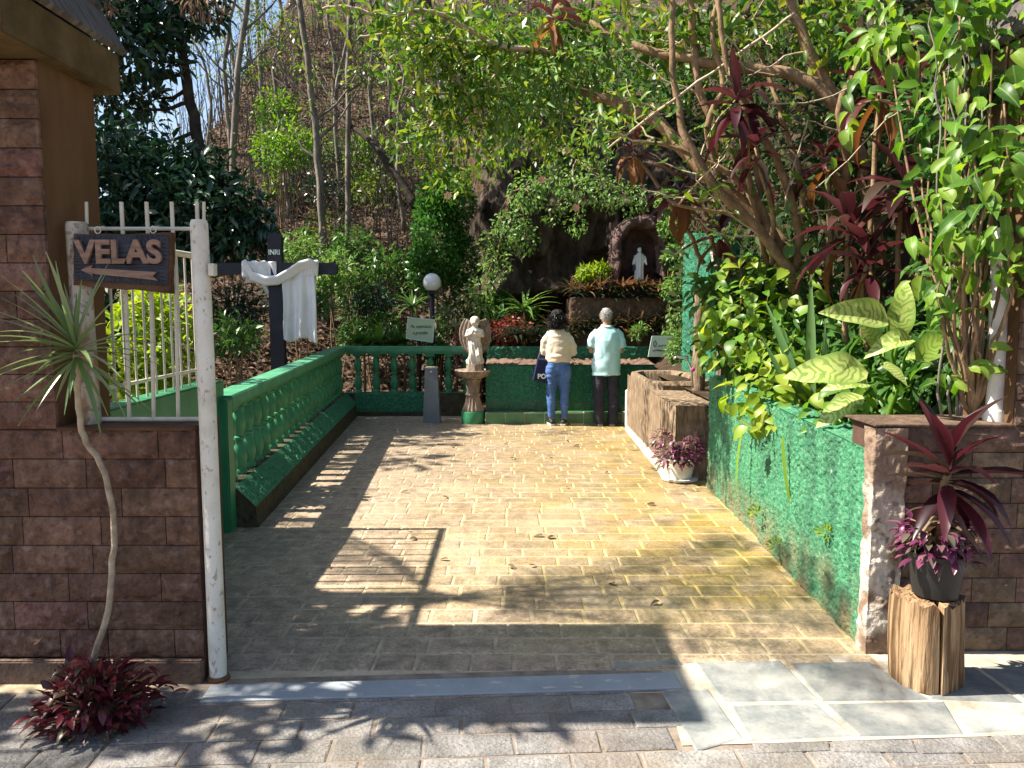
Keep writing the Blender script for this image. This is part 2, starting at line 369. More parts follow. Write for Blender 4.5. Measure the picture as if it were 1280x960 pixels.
M_GREEN3 = surf('green_plinth_plaster', [(0.02, 0.10, 0.05), (0.04, 0.19, 0.10), (0.08, 0.27, 0.15)], 35, 0.7, 1.0, 45, 0.25, dist=0.02, detail=3)
M_GPAINT = surf('green_gloss_paint', [(0.024, 0.15, 0.066), (0.035, 0.2, 0.09), (0.055, 0.25, 0.12)], 5, 0.42, 0.15, 40, 0.4)
M_GRAIL = surf('worn_green_rail_paint', [(0.04, 0.2, 0.1), (0.065, 0.26, 0.14), (0.13, 0.33, 0.2)], 6, 0.45, 0.2, 40, 0.4)
M_KERB = surf('mossy_dark_kerb', [(0.035, 0.028, 0.02), (0.075, 0.06, 0.038), (0.06, 0.09, 0.05)], 14, 0.9, 0.8, 40, 0.15, dist=0.02)
M_GTILE = surf('green_glazed_tile', [(0.03, 0.11, 0.045), (0.05, 0.17, 0.07), (0.09, 0.2, 0.085)], 5, 0.3, 0.1, 30, 0.5, tint=0.2)
def lichen(N, L, src, c):
    f = mul(N, L, noisefac(N, L, src, 2.2, 0.55, 0.7), 0.6); c = mixnode(N, L, f, c, (0.15, 0.11, 0.075))
    f = mul(N, L, noisefac(N, L, src, 5, 0.5, 0.6, (1.4, 1.4, 0.3)), 0.75); return mixnode(N, L, f, c, (0.028, 0.02, 0.015))
M_ROCK = surf('brown_cliff_rock', [(0.022, 0.017, 0.013), (0.055, 0.04, 0.029), (0.11, 0.08, 0.056)], 2.6, 0.9, 1.0, 11, 0.12, stretch=(1, 1, 0.45), dist=0.08, extra=lichen)
M_GROTTO = surf('purple_brown_grotto_stone', [(0.04, 0.025, 0.025), (0.1, 0.06, 0.055), (0.15, 0.1, 0.09)], 8, 0.85, 0.8, 30, 0.2, dist=0.02)
M_BPLASTER = surf('rough_brown_plaster', [(0.08, 0.05, 0.035), (0.15, 0.095, 0.07), (0.2, 0.14, 0.1)], 14, 0.9, 0.9, 50, 0.15, dist=0.015)
def ridgez(N, L, src, c):
    f = mul(N, L, noisefac(N, L, src, 5, 0.45, 0.7, (1, 1, 2)), 0.5); return mixnode(N, L, f, c, (0.07, 0.05, 0.035))
M_FAUXWOOD = surf('bark_textured_concrete', [(0.10, 0.07, 0.042), (0.21, 0.15, 0.098), (0.33, 0.245, 0.165)], 14, 0.85, 0.9, 26, 0.2, stretch=(1.6, 1.6, 0.35), dist=0.02, extra=ridgez)
M_BARK = surf('brown_branch_bark', [(0.10, 0.065, 0.038), (0.22, 0.145, 0.082), (0.34, 0.235, 0.14)], 16, 0.85, 0.7, 60, 0.15, stretch=(1, 1, 0.6), dist=0.008)
M_TWIG = surf('pale_twig_bark', [(0.22, 0.16, 0.1), (0.4, 0.32, 0.22), (0.52, 0.44, 0.33)], 20, 0.8, 0.4, 60, 0.15)
M_GBARK = surf('grey_trunk_bark', [(0.07, 0.06, 0.05), (0.17, 0.15, 0.125), (0.3, 0.27, 0.23)], 6, 0.9, 0.7, 30, 0.1, stretch=(1, 1, 0.5))
M_DBARK = surf('dark_trunk_bark', [(0.02, 0.016, 0.013), (0.05, 0.04, 0.032), (0.09, 0.07, 0.055)], 6, 0.9, 0.7, 30, 0.1)
def grain(N, L, src, c):
    f = noisefac(N, L, src, 24, 0.48, 0.6, (2, 2, 0.10), 8); f = mul(N, L, f, 0.9); c = mixnode(N, L, f, c, (0.10, 0.055, 0.026))
    f = noisefac(N, L, src, 60, 0.55, 0.68, (2, 2, 0.06), 6); f = mul(N, L, f, 0.7); return mixnode(N, L, f, c, (0.05, 0.03, 0.016))
M_LOG = surf('split_log_wood', [(0.17, 0.10, 0.05), (0.33, 0.215, 0.12), (0.46, 0.33, 0.2)], 5, 0.8, 0.9, 30, 0.15, stretch=(2, 2, 0.25), extra=grain, dist=0.015)
M_BLACK = surf('black_plastic', [(0.01, 0.01, 0.011), (0.02, 0.02, 0.021)], 10, 0.5, 0.1, 30, 0.4)
M_NAVY = surf('navy_black_paint', [(0.008, 0.010, 0.02), (0.018, 0.021, 0.036)], 8, 0.55, 0.3, 30, 0.35)
M_GREY = surf('grey_post_paint', [(0.13, 0.15, 0.175), (0.18, 0.2, 0.225)], 6, 0.55, 0.15, 40, 0.35)
M_CLOTH = surf('white_cloth', [(0.6, 0.62, 0.66), (0.75, 0.76, 0.78)], 4, 0.9, 0.2, 250, 0.1)
M_GLOBE = surf('opal_lamp_globe', [(0.72, 0.74, 0.76), (0.78, 0.79, 0.8)], 4, 0.25, 0, 1, 0.5)
M_CARVE = surf('blue_black_carved_wood', [(0.012, 0.013, 0.02), (0.03, 0.033, 0.05), (0.05, 0.055, 0.08)], 14, 0.5, 0.5, 40, 0.4)
M_LETTER = surf('bare_wood_letter', [(0.16, 0.09, 0.06), (0.27, 0.165, 0.12), (0.36, 0.24, 0.185)], 18, 0.7, 0.4, 60, 0.2, stretch=(0.4, 1, 2.5))
M_BOARD = surf('dark_bark_board', [(0.05, 0.025, 0.015), (0.1, 0.05, 0.028), (0.16, 0.085, 0.045)], 12, 0.8, 0.6, 40, 0.2, stretch=(0.4, 1, 1.6))
M_SIGNG = surf('pale_green_sign', [(0.45, 0.56, 0.38), (0.52, 0.62, 0.46)], 3, 0.5, 0, 1, 0.3)
M_SIGNW = surf('white_sign', [(0.55, 0.68, 0.64), (0.68, 0.76, 0.72)], 3, 0.4, 0, 1, 0.3)
M_INK = surf('dark_ink', [(0.03, 0.04, 0.06), (0.05, 0.06, 0.08)], 3, 0.6, 0, 1, 0.2)
M_STATUE = surf('weathered_white_statue', [(0.2, 0.17, 0.14), (0.52, 0.47, 0.41), (0.66, 0.62, 0.56)], 11, 0.8, 0.4, 50, 0.2, lo=0.3, hi=0.6)
M_WING = surf('weathered_brown_wing', [(0.1, 0.075, 0.055), (0.2, 0.155, 0.12), (0.3, 0.25, 0.2)], 18, 0.85, 0.5, 50, 0.15)
M_FOUNT = surf('stained_fountain_concrete', [(0.1, 0.07, 0.05), (0.25, 0.19, 0.145), (0.4, 0.33, 0.27)], 9, 0.85, 0.5, 40, 0.2, stretch=(1.5, 1.5, 0.5))
M_CERAMIC = surf('white_flower_pot', [(0.42, 0.4, 0.33), (0.62, 0.6, 0.53), (0.68, 0.66, 0.6)], 9, 0.5, 0.2, 40, 0.4)
M_PVC = surf('grimy_white_pipe', [(0.42, 0.38, 0.32), (0.66, 0.64, 0.6), (0.72, 0.7, 0.67)], 7, 0.45, 0.1, 40, 0.4, stretch=(1, 1, 0.5))
M_STEEL = surf('chrome_tap', [(0.55, 0.55, 0.55), (0.7, 0.7, 0.7)], 5, 0.25, 0, 1, 0.5, metallic=0.9)
def peeled(N, L, src, c):
    f = noisefac(N, L, src, 5, 0.46, 0.56); z = axis(N, L, src, 2, 0.95, 0.55); f = mul(N, L, f, z); c = mixnode(N, L, f, c, (0.52, 0.47, 0.4))
    f = mul(N, L, noisefac(N, L, src, 13, 0.58, 0.66), 0.8); return mixnode(N, L, f, c, (0.10, 0.06, 0.045))
M_PEEL = surf('peeled_pier_plaster', [(0.13, 0.085, 0.06), (0.23, 0.16, 0.115), (0.34, 0.26, 0.2)], 8, 0.9, 0.8, 30, 0.15, extra=peeled, dist=0.02)
# leaves
g = lambda *a: [tuple(x) for x in a]
L_DARK = leafmat('dark_glossy_leaf', g((.012, .035, .018), (.018, .055, .028), (.028, .075, .035)), 0.3, 0.15, 0.5)
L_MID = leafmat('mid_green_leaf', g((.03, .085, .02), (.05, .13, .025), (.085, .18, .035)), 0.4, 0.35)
L_BRIGHT = leafmat('bright_green_leaf', g((.06, .15, .018), (.10, .22, .025), (.17, .29, .035)), 0.4, 0.42)
L_LIME = leafmat('lime_leaf', g((.12, .22, .02), (.2, .3, .03), (.3, .36, .05)), 0.4, 0.45)
L_OVER = leafmat('overhanging_leaf', g((.03, .08, .015), (.07, .155, .022), (.13, .23, .03), (.25, .28, .04)), 0.4, 0.36)
L_HEDGE = leafmat('hedge_leaf', g((.025, .09, .018), (.045, .14, .025), (.07, .19, .03)), 0.35, 0.3)
L_FERN = leafmat('fern_leaf', g((.07, .16, .035), (.12, .23, .05), (.2, .31, .08)), 0.5, 0.35)
L_BROM = leafmat('bromeliad_leaf', g((.04, .06, .025), (.11, .075, .035), (.2, .10, .05), (.22, .15, .07)), 0.4, 0.25)
L_BROMD = leafmat('dark_bromeliad_leaf', g((.012, .03, .018), (.022, .045, .024), (.05, .04, .025)), 0.35, 0.15)
L_RED = leafmat('wine_red_leaf', g((.05, .008, .014), (.10, .014, .022), (.17, .03, .04), (.045, .05, .02)), 0.35, 0.25, 0.45, 0.5)
L_REDPINK = leafmat('red_pink_leaf', g((.2, .025, .035), (.32, .06, .06), (.36, .12, .09), (.10, .14, .03)), 0.45, 0.3, 0.3, 0.5)
L_PURPLE = leafmat('purple_leaf', g((.06, .012, .035), (.13, .03, .075), (.2, .06, .12), (.08, .09, .05)), 0.35, 0.25, 0.4, 0.5)
L_CORDY = leafmat('maroon_cordyline_leaf', g((.028, .009, .012), (.055, .014, .018), (.09, .022, .026), (.045, .035, .025)), 0.3, 0.3, 0.5, 0.5)
L_CORDYP = leafmat('pink_red_cordyline_leaf', g((.018, .005, .009), (.035, .008, .012), (.075, .016, .022), (.03, .02, .014)), 0.32, 0.35, 0.5, 0.5)
L_DRY = leafmat('dry_brown_leaf', g((.06, .039, .027), (.115, .074, .05), (.2, .137, .095), (.045, .032, .024)), 0.8, 0.15, 0.1, 0.5)
L_ORANGE = leafmat('withered_orange_leaf', g((.16, .065, .025), (.25, .115, .045), (.14, .085, .05)), 0.6, 0.35, 0.2, 0.5)
L_SPIDER = leafmat('pale_striped_leaf', g((.10, .17, .06), (.2, .28, .12), (.34, .38, .22)), 0.4, 0.3)
def dvein(N, L, c):
    t = N.new('ShaderNodeTexCoord'); w = N.new('ShaderNodeTexWave'); w.inputs['Scale'].default_value = 3.2; w.inputs['Distortion'].default_value = 9; w.inputs['Detail'].default_value = 3
    s = N.new('ShaderNodeSeparateXYZ'); L.new(t.outputs['Object'], s.inputs[0])
    ab = N.new('ShaderNodeMath'); ab.operation = 'ABSOLUTE'; L.new(s.outputs[1], ab.inputs[0])
    su = N.new('ShaderNodeMath'); su.operation = 'MULTIPLY_ADD'; su.inputs[1].default_value = -0.9; L.new(ab.outputs[0], su.inputs[0]); L.new(s.outputs[0], su.inputs[2])
    cb = N.new('ShaderNodeCombineXYZ'); L.new(su.outputs[0], cb.inputs[0]); nz = N.new('ShaderNodeTexNoise'); nz.inputs['Scale'].default_value = 5; L.new(t.outputs['Object'], nz.inputs['Vector']); va = N.new('ShaderNodeVectorMath'); va.operation = 'MULTIPLY_ADD'; va.inputs[1].default_value = (.22, .22, .22); L.new(nz.outputs['Color'], va.inputs[0]); L.new(cb.outputs[0], va.inputs[2]); L.new(va.outputs[0], w.inputs['Vector'])
    mr = N.new('ShaderNodeMapRange'); mr.inputs[1].default_value = 0.5; mr.inputs[2].default_value = 0.85; L.new(w.outputs['Fac'], mr.inputs[0])
    ed = N.new('ShaderNodeMapRange'); ed.inputs[1].default_value = 0.10; ed.inputs[2].default_value = 0.2; L.new(ab.outputs[0], ed.inputs[0])
    ma = N.new('ShaderNodeMath'); ma.operation = 'MAXIMUM'; L.new(mr.outputs[0], ma.inputs[0]); L.new(ed.outputs[0], ma.inputs[1])
    return mixnode(N, L, mul(N, L, ma.outputs[0], 0.75), c, (.12, .23, .03))
L_DIEF = leafmat('cream_variegated_leaf', g((.34, .42, .10), (.48, .52, .2), (.26, .37, .06)), 0.42, 0.3, 0.35, 0.5, dvein)
L_DRACP = leafmat('pale_glossy_blade', g((.09, .16, .05), (.16, .24, .09), (.26, .33, .16), (.12, .2, .06)), 0.22, 0.3, 0.7)  # paler tones put a whitish glare into the blade colour
L_DRAC = leafmat('long_blade_leaf', g((.05, .12, .03), (.09, .18, .05), (.13, .23, .07)), 0.28, 0.3, 0.6)

# ================================================================== the setting
structure(MB().box((-260, -60, -0.4), (260, 420, -0.03)).build('ground', M_GROUND))
# --- courtyard floor: grout sheet with stone tiles standing proud
XL = lambda y: -2.02 if y < 5.4 else -1.87 - (y - 5.86) * 0.0845
XR = lambda y: 1.66 + (y - 3.5) * 0.02 if y < 6.85 else 1.52
cf = structure(MB().box((-2.3, 3.05, -0.02), (1.9, 11.3, 0.0)).build('courtyard_floor', M_GROUT))
def prism(q, z0, z1, bev=0.006, wob=0.0):
    """bevelled flat stone from a ground quad (list of (x,y)), returns MB"""
    c = Vector((sum(p[0] for p in q) / len(q), sum(p[1] for p in q) / len(q)))
    mb = MB(); n = len(q)
    ins = []
    for p in q:
        d = c - Vector(p[:2]); ins.append((p[0] + d.x / max(abs(d.x), 1e-3) * bev, p[1] + d.y / max(abs(d.y), 1e-3) * bev))
    vs = [(p[0], p[1], z0) for p in q] + [(p[0], p[1], z1 - bev * 0.5) for p in q] + [(p[0], p[1], z1 + random.uniform(-wob, wob)) for p in ins]
    fs = [(i, (i + 1) % n, n + (i + 1) % n, n + i) for i in range(n)] + [(n + i, n + (i + 1) % n, 2 * n + (i + 1) % n, 2 * n + i) for i in range(n)] + [tuple(2 * n + i for i in range(n))]
    return mb.add(vs, fs)
def tile_rows(y0, y1, rowh, w0, w1, xl, xr):
    out = []; y = y0
    while y < y1:
        h = rowh * random.uniform(0.93, 1.07); x = xl(y + h / 2) - random.uniform(0, w0)
        while x < xr(y + h / 2):
            w = random.uniform(w0, w1); a = max(x, xl(y + h / 2)); b = min(x + w, xr(y + h / 2))
            if b - a > 0.05: out.append((a, b, y, y + h))
            x += w
        y += h
    return out
tiles = tile_rows(3.235, 10.62, 0.172, 0.18, 0.34, XL, XR)
def tile_quad(t, gap=0.0055):
    a, b, c, d = t; j = lambda: random.uniform(-0.004, 0.004)
    return [(a + gap + j(), c + gap + j()), (b - gap + j(), c + gap + j()), (b - gap + j(), d - gap + j()), (a + gap + j(), d - gap + j())]
far = MB()
for k, t in enumerate(tiles):
    q = tile_quad(t); z = 0.0035 + random.uniform(-0.0012, 0.0012); mb = prism(q, -0.01, z, 0.008, 0.0008)
    if k < 300: mb.build('floor_tile', M_TILE, cf)
    else: far.add(mb.v, mb.f)
stuff(far.build('floor_tile', M_TILE, cf))
# --- front pavement, turned a little against the courtyard
TH = R(3.3); PIV = Vector((0, 3.13))
def rot(x, y): return (PIV.x + (x - PIV.x) * math.cos(TH) - (y - PIV.y) * math.sin(TH), PIV.y + (x - PIV.x) * math.sin(TH) + (y - PIV.y) * math.cos(TH))
fp = structure(MB().box((-7, -4, -0.02), (7, 3.05, -0.001)).build('pavement', M_PAVEG))
rows = tile_rows(1.9, 3.02, 0.14, 0.2, 0.36, lambda y: -2.9, lambda y: 2.9)
for t in rows:
    q = [rot(*p) for p in tile_quad(t, 0.005)]
    cx = sum(p[0] for p in q) / 4; cy = sum(p[1] for p in q) / 4
    if cx > 0.62 and cy > 2.70: continue
    prism(q, -0.015, 0.004 + random.uniform(-.0015, .0015), 0.006, 0.001).build('paving_stone', M_PAVE, fp)
MB().add([(*rot(-1.5, 3.025), 0.0015), (*rot(3.4, 3.025), 0.0015), (*rot(3.4, 3.235), 0.0015), (*rot(-1.5, 3.235), 0.0015)], [(0, 1, 2, 3)]).build('grout_bed', M_PAVEG, fp)
MB().add([(0.62, 2.66, 0.0025), (3.6, 2.82, 0.0025), (3.6, 3.6, 0.0025), (0.66, 3.3, 0.0025)], [(0, 1, 2, 3)]).build('mortar_bed', M_MORTAR, fp)
prism([rot(-1.27, 3.035), rot(0.71, 3.035), rot(0.71, 3.175), rot(-1.27, 3.175)], -0.01, 0.010, 0.006).build('threshold_strip', M_STRIP, fp)
Z8 = lambda x, y: G(700 + x * .453, 790 + y * .453)
for q in ([(380, 88), (605, 84), (705, 188), (455, 192)], [(640, 90), (850, 86), (1010, 186), (728, 190)], [(478, 207), (702, 202), (800, 288), (530, 300)],
          [(742, 202), (1052, 196), (1104, 282), (832, 288)], [(1092, 238), (1290, 222), (1300, 272), (1142, 280)], [(285, 168), (408, 164), (498, 292), (376, 326)],
          [(1020, 120), (1140, 100), (1270, 196), (1030, 186)], [(1160, 100), (1300, 92), (1420, 180), (1290, 190)], [(1310, 215), (1500, 200), (1560, 262), (1320, 270)], [(150, 92), (320, 80), (335, 92), (150, 104)]):
    pts = [Z8(*p) for p in q][::-1]; cc_ = sum(pts, Vector()) / 4; pts = [cc_ + (p - cc_) * 1.055 for p in pts]
    prism([(p.x, p.y) for p in pts][::-1], -0.01, 0.006, 0.007, 0.0008).build('slate_slab', M_SLATE, fp)
for q in ([(530, 312), (740, 306), (745, 330), (540, 338)], [(750, 305), (970, 300), (985, 335), (755, 334)], [(985, 300), (1180, 292), (1220, 335), (1000, 338)], [(1190, 290), (1400, 282), (1440, 330), (1235, 336)]):
    pts = [Z8(*p) for p in q]
    prism([(p.x, p.y) for p in pts], -0.01, 0.008, 0.005, 0.001).build('paving_stone', M_PAVE, fp)

# --- hillside behind the balustrade
def sstep(a, b, x): t = np.clip((x - a) / (b - a), 0, 1); return t * t * (3 - 2 * t)
def hill_h(X, Y):
    base = 0.80 * (Y - 12.4) + 2.6 * sstep(-1.6, 0.2, X) * sstep(12.9, 13.8, Y) - 0.06
    side = 5.2 + 1.9 * (X + 0.36 * Y) + 0.16 * (Y - 12)
    left = 0.42 * np.maximum(0, -3.1 - X) * sstep(6.5, 9.5, Y)             # the bank beside the courtyard
    h = np.minimum(base, side)
    h = np.where(h < 0, 0.02 * h, h); h = np.minimum(h, 22)
    h = h + np.minimum(left, 1.3) * (1 - sstep(0.3, 1.5, h))
    p = np.stack([X * .7, Y * .7, X * 0], -1)
    return h - 0.03 + fbm(p, 4, 3) * 0.28 * sstep(0.1, 0.9, h)
nx, ny = 150, 150
gx = np.linspace(-30, 16, nx); gy = np.concatenate([np.linspace(6.0, 26, 110), np.linspace(26.6, 60, 40)])
XX, YY = np.meshgrid(gx, gy); Z = hill_h(XX.ravel(), YY.ravel())
keep = np.ones(len(Z), bool)
V = np.stack([XX.ravel(), YY.ravel(), Z], -1)
idx = np.arange(nx * ny).reshape(ny, nx)
Fq = np.stack([idx[:-1, :-1], idx[:-1, 1:], idx[1:, 1:], idx[1:, :-1]], -1).reshape(-1, 4)
cx = V[Fq].mean(1)
ok = ~((cx[:, 0] > -2.65) & (cx[:, 1] < 11.35)) & ~((cx[:, 0] < -2.65) & (cx[:, 1] < 6.2))
ok &= ~((cx[:, 0] > -0.6) & (cx[:, 1] < 13.4))
Fq = Fq[ok]
M_HILL = surf('leaf_litter_slope', [(0.028, 0.02, 0.015), (0.062, 0.044, 0.032), (0.115, 0.082, 0.06), (0.18, 0.135, 0.1)], 9, 0.95, 1.0, 14, 0.05, dist=0.06, detail=12)
structure(npmesh('hillside', V, Fq, M_HILL, None, True))
# --- bank on the right behind the green wall
def bank_h(X, Y):
    p = np.stack([X * .8, Y * .8, X * 0], -1)
    return 0.72 + np.maximum(0, X - 2.25) * 1.55 + np.maximum(0, Y - 9.5) * 0.6 * sstep(1.9, 3, X) + fbm(p, 4, 9) * 0.25 * sstep(2.0, 2.8, X)
gx2 = np.linspace(1.85, 9, 50); gy2 = np.linspace(3.72, 16, 70); X2, Y2 = np.meshgrid(gx2, gy2)
V2 = np.stack([X2.ravel(), Y2.ravel(), bank_h(X2.ravel(), Y2.ravel())], -1)
i2 = np.arange(50 * 70).reshape(70, 50); F2 = np.stack([i2[:-1, :-1], i2[:-1, 1:], i2[1:, 1:], i2[1:, :-1]], -1).reshape(-1, 4)
structure(npmesh('bank', V2, F2, surf('shade_toned_bank_soil', [(0.02, 0.014, 0.01), (0.045, 0.03, 0.02), (0.08, 0.055, 0.035)], 3, 0.95, 0.6, 20, 0.1, dist=0.03), None, True))  # earth colour darkened here in place of shade on the bank
# --- cliff behind the shrine
def npgrid(nu, nv):
    u, v = np.meshgrid(np.linspace(0, 1, nu + 1), np.linspace(0, 1, nv + 1)); i = np.arange((nu + 1) * (nv + 1)).reshape(nv + 1, nu + 1)
    return u.ravel(), v.ravel(), np.stack([i[:-1, :-1], i[:-1, 1:], i[1:, 1:], i[1:, :-1]], -1).reshape(-1, 4)
def cliff(u, v):
    X = -0.85 + u * 7.0; z = -0.05 + v * 4.9; o = X * 0
    d = fbm(np.stack([X * 0.9, o, z * 0.55], -1), 3, 21) * 0.55 + (0.5 - np.abs(fbm(np.stack([X * 3.2, o, z * 1.1], -1), 3, 31))) * 0.42 + fbm(np.stack([X * 9, o, z * 3], -1), 3, 41) * 0.11
    cave = np.exp(-((X - 0.45) / 0.7) ** 4) * (1 - np.clip((z - 1.45) / 0.4, 0, 1)) * 0.9
    lip = 0.35 * np.exp(-((z - 1.75) / 0.3) ** 2) * np.exp(-((X - 0.4) / 0.9) ** 2)
    wx_ = X + .35 * fbm(np.stack([X * 1.3, o, z * 1.3], -1), 2, 51); wz_ = z + .35 * fbm(np.stack([X * 1.3, o + 7, z * 1.3], -1), 2, 52)
    bk = lambda a, b, s: _hash(np.floor(wx_ * a + .4 * wz_).astype(np.int64), np.floor(wz_ * b).astype(np.int64), np.zeros(len(X), np.int64), s)
    d = fbm(np.stack([X * 0.9, o, z * 0.55], -1), 3, 21) * 0.3 + fbm(np.stack([X * 7, o, z * 3], -1), 3, 41) * 0.10 + .42 * bk(1.3, .6, 3) + .2 * bk(3.1, 1.6, 5) - .1
    Y = 12.75 - d - lip + cave + np.maximum(0, z - 3.2) * 0.5 + 1.4 * np.exp(-(X + 0.85) / 0.4)
    return np.stack([X, Y, z], -1)
u_, v_, f_ = npgrid(190, 130)
structure(npmesh('cliff', cliff(u_, v_), f_, M_ROCK, None, False))
# ================================================================== gate pillars, low walls
BLK = []
for k in range(8):
    nu, nv = 8, 4; vs = []; fs = []
    for j in range(nv + 1):
        for i in range(nu + 1):
            e = (i in (0, nu)) or (j in (0, nv))
            vs.append((i / nu + (0 if e else random.uniform(-.03, .03)), (0.0 if e else -random.uniform(.35, 1.0)), j / nv + (0 if e else random.uniform(-.04, .04))))
    for j in range(nv):
        for i in range(nu):
            a = j * (nu + 1) + i; fs.append((a, a + 1, a + nu + 2, a + nu + 1))
    n = len(vs); vs += [(0, 1, 0), (1, 1, 0), (1, 1, 1), (0, 1, 1)]
    c = (0, nu, (nu + 1) * (nv + 1) - 1, (nu + 1) * nv)
    fs += [(c[0], n, n + 1) + tuple(range(nu, 0, -1)), tuple(range(c[3], c[2] + 1)) + (n + 2, n + 3), (n, c[0]) + tuple(j * (nu + 1) for j in range(1, nv + 1)) + (n + 3,), (c[1], n + 1, n + 2) + tuple((j + 1) * (nu + 1) - 1 for j in range(nv, 0, -1))]
    fs = [f if len(f) == 4 else tuple(dict.fromkeys(f)) for f in fs]
    BLK.append((vs, fs))
def block_meshes(mat, tagn):
    r = []
    for vs, fs in BLK:
        me = MB().add(vs, fs).mesh(tagn); me.materials.append(mat); r.append(me)
    return r
BM1 = block_meshes(M_BRICK, 'stone_block'); BM2 = block_meshes(M_BRICK2, 'dark_stone_block')
def coursed(parent, X0, X1, z0, z1, Y, meshes, rowh=0.117, w0=0.2, w1=0.42, depth=0.02, side=None):
    n = max(1, round((z1 - z0) / rowh)); h = (z1 - z0) / n
    for r in range(n):
        x = X0
        while x < X1 - 0.01:
            w = random.uniform(w0, w1)
            if X1 - (x + w) < 0.12: w = X1 - x
            sc = Matrix.Diagonal((w - 0.004, depth * random.uniform(.7, 1.2), h - 0.004, 1))
            if side is None: M = Matrix.Translation((x + 0.003, Y, z0 + r * h + 0.003)) @ sc
            else: M = Matrix.Translation((Y, x + 0.003 if side < 0 else x + w - 0.003, z0 + r * h + 0.003)) @ Matrix.Rotation(R(90) * (-1 if side < 0 else 1), 4, 'Z') @ sc
            if side is not None and side < 0: M = Matrix.Translation((Y, x + w - 0.003, z0 + r * h + 0.003)) @ Matrix.Rotation(R(-90), 4, 'Z') @ sc
            if side is not None and side > 0: M = Matrix.Translation((Y, x + 0.003, z0 + r * h + 0.003)) @ Matrix.Rotation(R(90), 4, 'Z') @ sc
            inst('stone_block', random.choice(meshes), parent, M); x += w
def pillar(sg, xin, label, Yf, meshes):
    """sg=-1 left, +1 right; xin = inner face"""
    t = thing('gate_pillar', label, 'pillar', (xin + sg * 0.42, Yf + 0.21, 0))
    xo = xin + sg * 0.85; a, b = sorted((xin, xo))
    MB().box((a, Yf + 0.02, -0.02), (b, Yf + 0.43, 2.575)).build('shaft', M_PLASTER, t)
    coursed(t, a, b, 1.09 if sg < 0 else 1.06, 2.565, Yf, meshes)
    # cornice
    co_ = MB().box((a - 0.07, Yf - 0.30, 2.57), (b + 0.07, Yf + 0.54, 2.75), 0.006).build('cornice', M_CORNICE, t)
    coursed(co_, a - 0.068, b + 0.068, 2.573, 2.747, Yf - 0.303, meshes, 0.16, .3, .5, 0.012)
    # steep gable roof, ridge along Y
    xm = (a + b) / 2; y0, y1 = Yf - 0.37, Yf + 0.56; zr = 3.62
    rf_ = MB().add([(a, y0 + .06, 2.75), (b, y0 + .06, 2.75), (xm, y0 + .06, zr - .03), (a, y1 - .06, 2.75), (b, y1 - .06, 2.75), (xm, y1 - .06, zr - .03)], [(0, 1, 2), (5, 4, 3), (0, 3, 4, 1), (0, 2, 5, 3), (1, 4, 5, 2)]).build('roof', M_BRICK, t)
    for s2 in (-1, 1):
        e = b + 0.075 if s2 > 0 else a - 0.075
        n = 4
        for k in range(n):     # four courses of weathered boards up the slope
            t0 = k / n - (0.03 if k else 0); t1 = (k + 1) / n
            X0, Z0 = e + (xm - e) * t0, 2.753 + (zr - 2.753) * t0; X1, Z1 = e + (xm - e) * t1, 2.753 + (zr - 2.753) * t1
            th = 0.028; nx_, nz_ = s2 * 0.83, 0.55
            lift = 0.012 if k else 0.0
            q = []
            for yy in (y0, y1): q += [(X0 + nx_ * lift, yy, Z0 + nz_ * lift), (X1, yy, Z1), (X1 + nx_ * th, yy, Z1 + nz_ * th), (X0 + nx_ * (th + lift), yy, Z0 + nz_ * (th + lift))]
            MB().add(q, [(0, 1, 2, 3), (7, 6, 5, 4), (0, 4, 5, 1), (1, 5, 6, 2), (2, 6, 7, 3), (3, 7, 4, 0)]).build('roof_board', M_ROOF, rf_)
    return t
LW = 3.15      # front of left wall
pillar(-1, -1.885, 'rust stone gate pillar with plastered brown side and steep roof, beside the carved sign', LW + 0.0, BM1)
pillar(1, 2.26, 'dark stone gate pillar with steep roof wrapped in the big-leaved climber', 3.42, BM2)
lw = thing('low_wall', 'low rust-brown stone block wall carrying the railing and carved sign', 'wall', (-1.6, LW + 0.1, 0))
MB().box((-3.3, LW + 0.02, -0.02), (-1.315, LW + 0.27, 1.085)).build('core', M_JOINT, lw)
coursed(lw, -3.3, -1.318, 0.10, 1.085, LW + 0.012, BM1)
MB().box((-3.3, LW - 0.03, -0.02), (-1.315, LW + 0.011, 0.101), 0.006).build('plinth', M_BPLASTER, lw)
MB().box((-1.883, LW - 0.012, 1.0855), (-1.312, LW + 0.275, 1.10), 0.004).build('coping', M_BOARD, lw)
rw = thing('low_wall', 'low dark stone block wall behind the log stump, pale peeling plaster on its end', 'wall', (1.9, 3.5, 0))
MB().box((1.665, 3.44, -0.02), (3.4, 3.72, 1.055)).build('core', M_JOINT, rw)
coursed(rw, 1.70, 3.4, 0.0, 1.055, 3.432, BM2)
u_, v_, f_ = npgrid(60, 110); sP = u_ * .23; cc = np.clip((sP - .075) / .02, 0, 1)
pv = np.stack([np.where(sP < .085, 1.625, 1.625 + (sP - .085)), np.where(sP < .085, 3.485 - sP, 3.40), v_ * 1.055], -1)
no_ = nrm(np.stack([-(1 - cc), -cc, 0 * cc], -1)); pv = pv + no_ * (fbm(pv * 13, 3, 5) * 0.02 + np.abs(vnoise(pv * 34, 8)) * .006)[:, None]
npmesh('peeling_end', pv, f_, M_PEEL, rw, True)
MB().box((1.632, 3.415, 1.056), (2.26, 3.74, 1.068), 0.004).build('coping', M_BRICK2, rw)

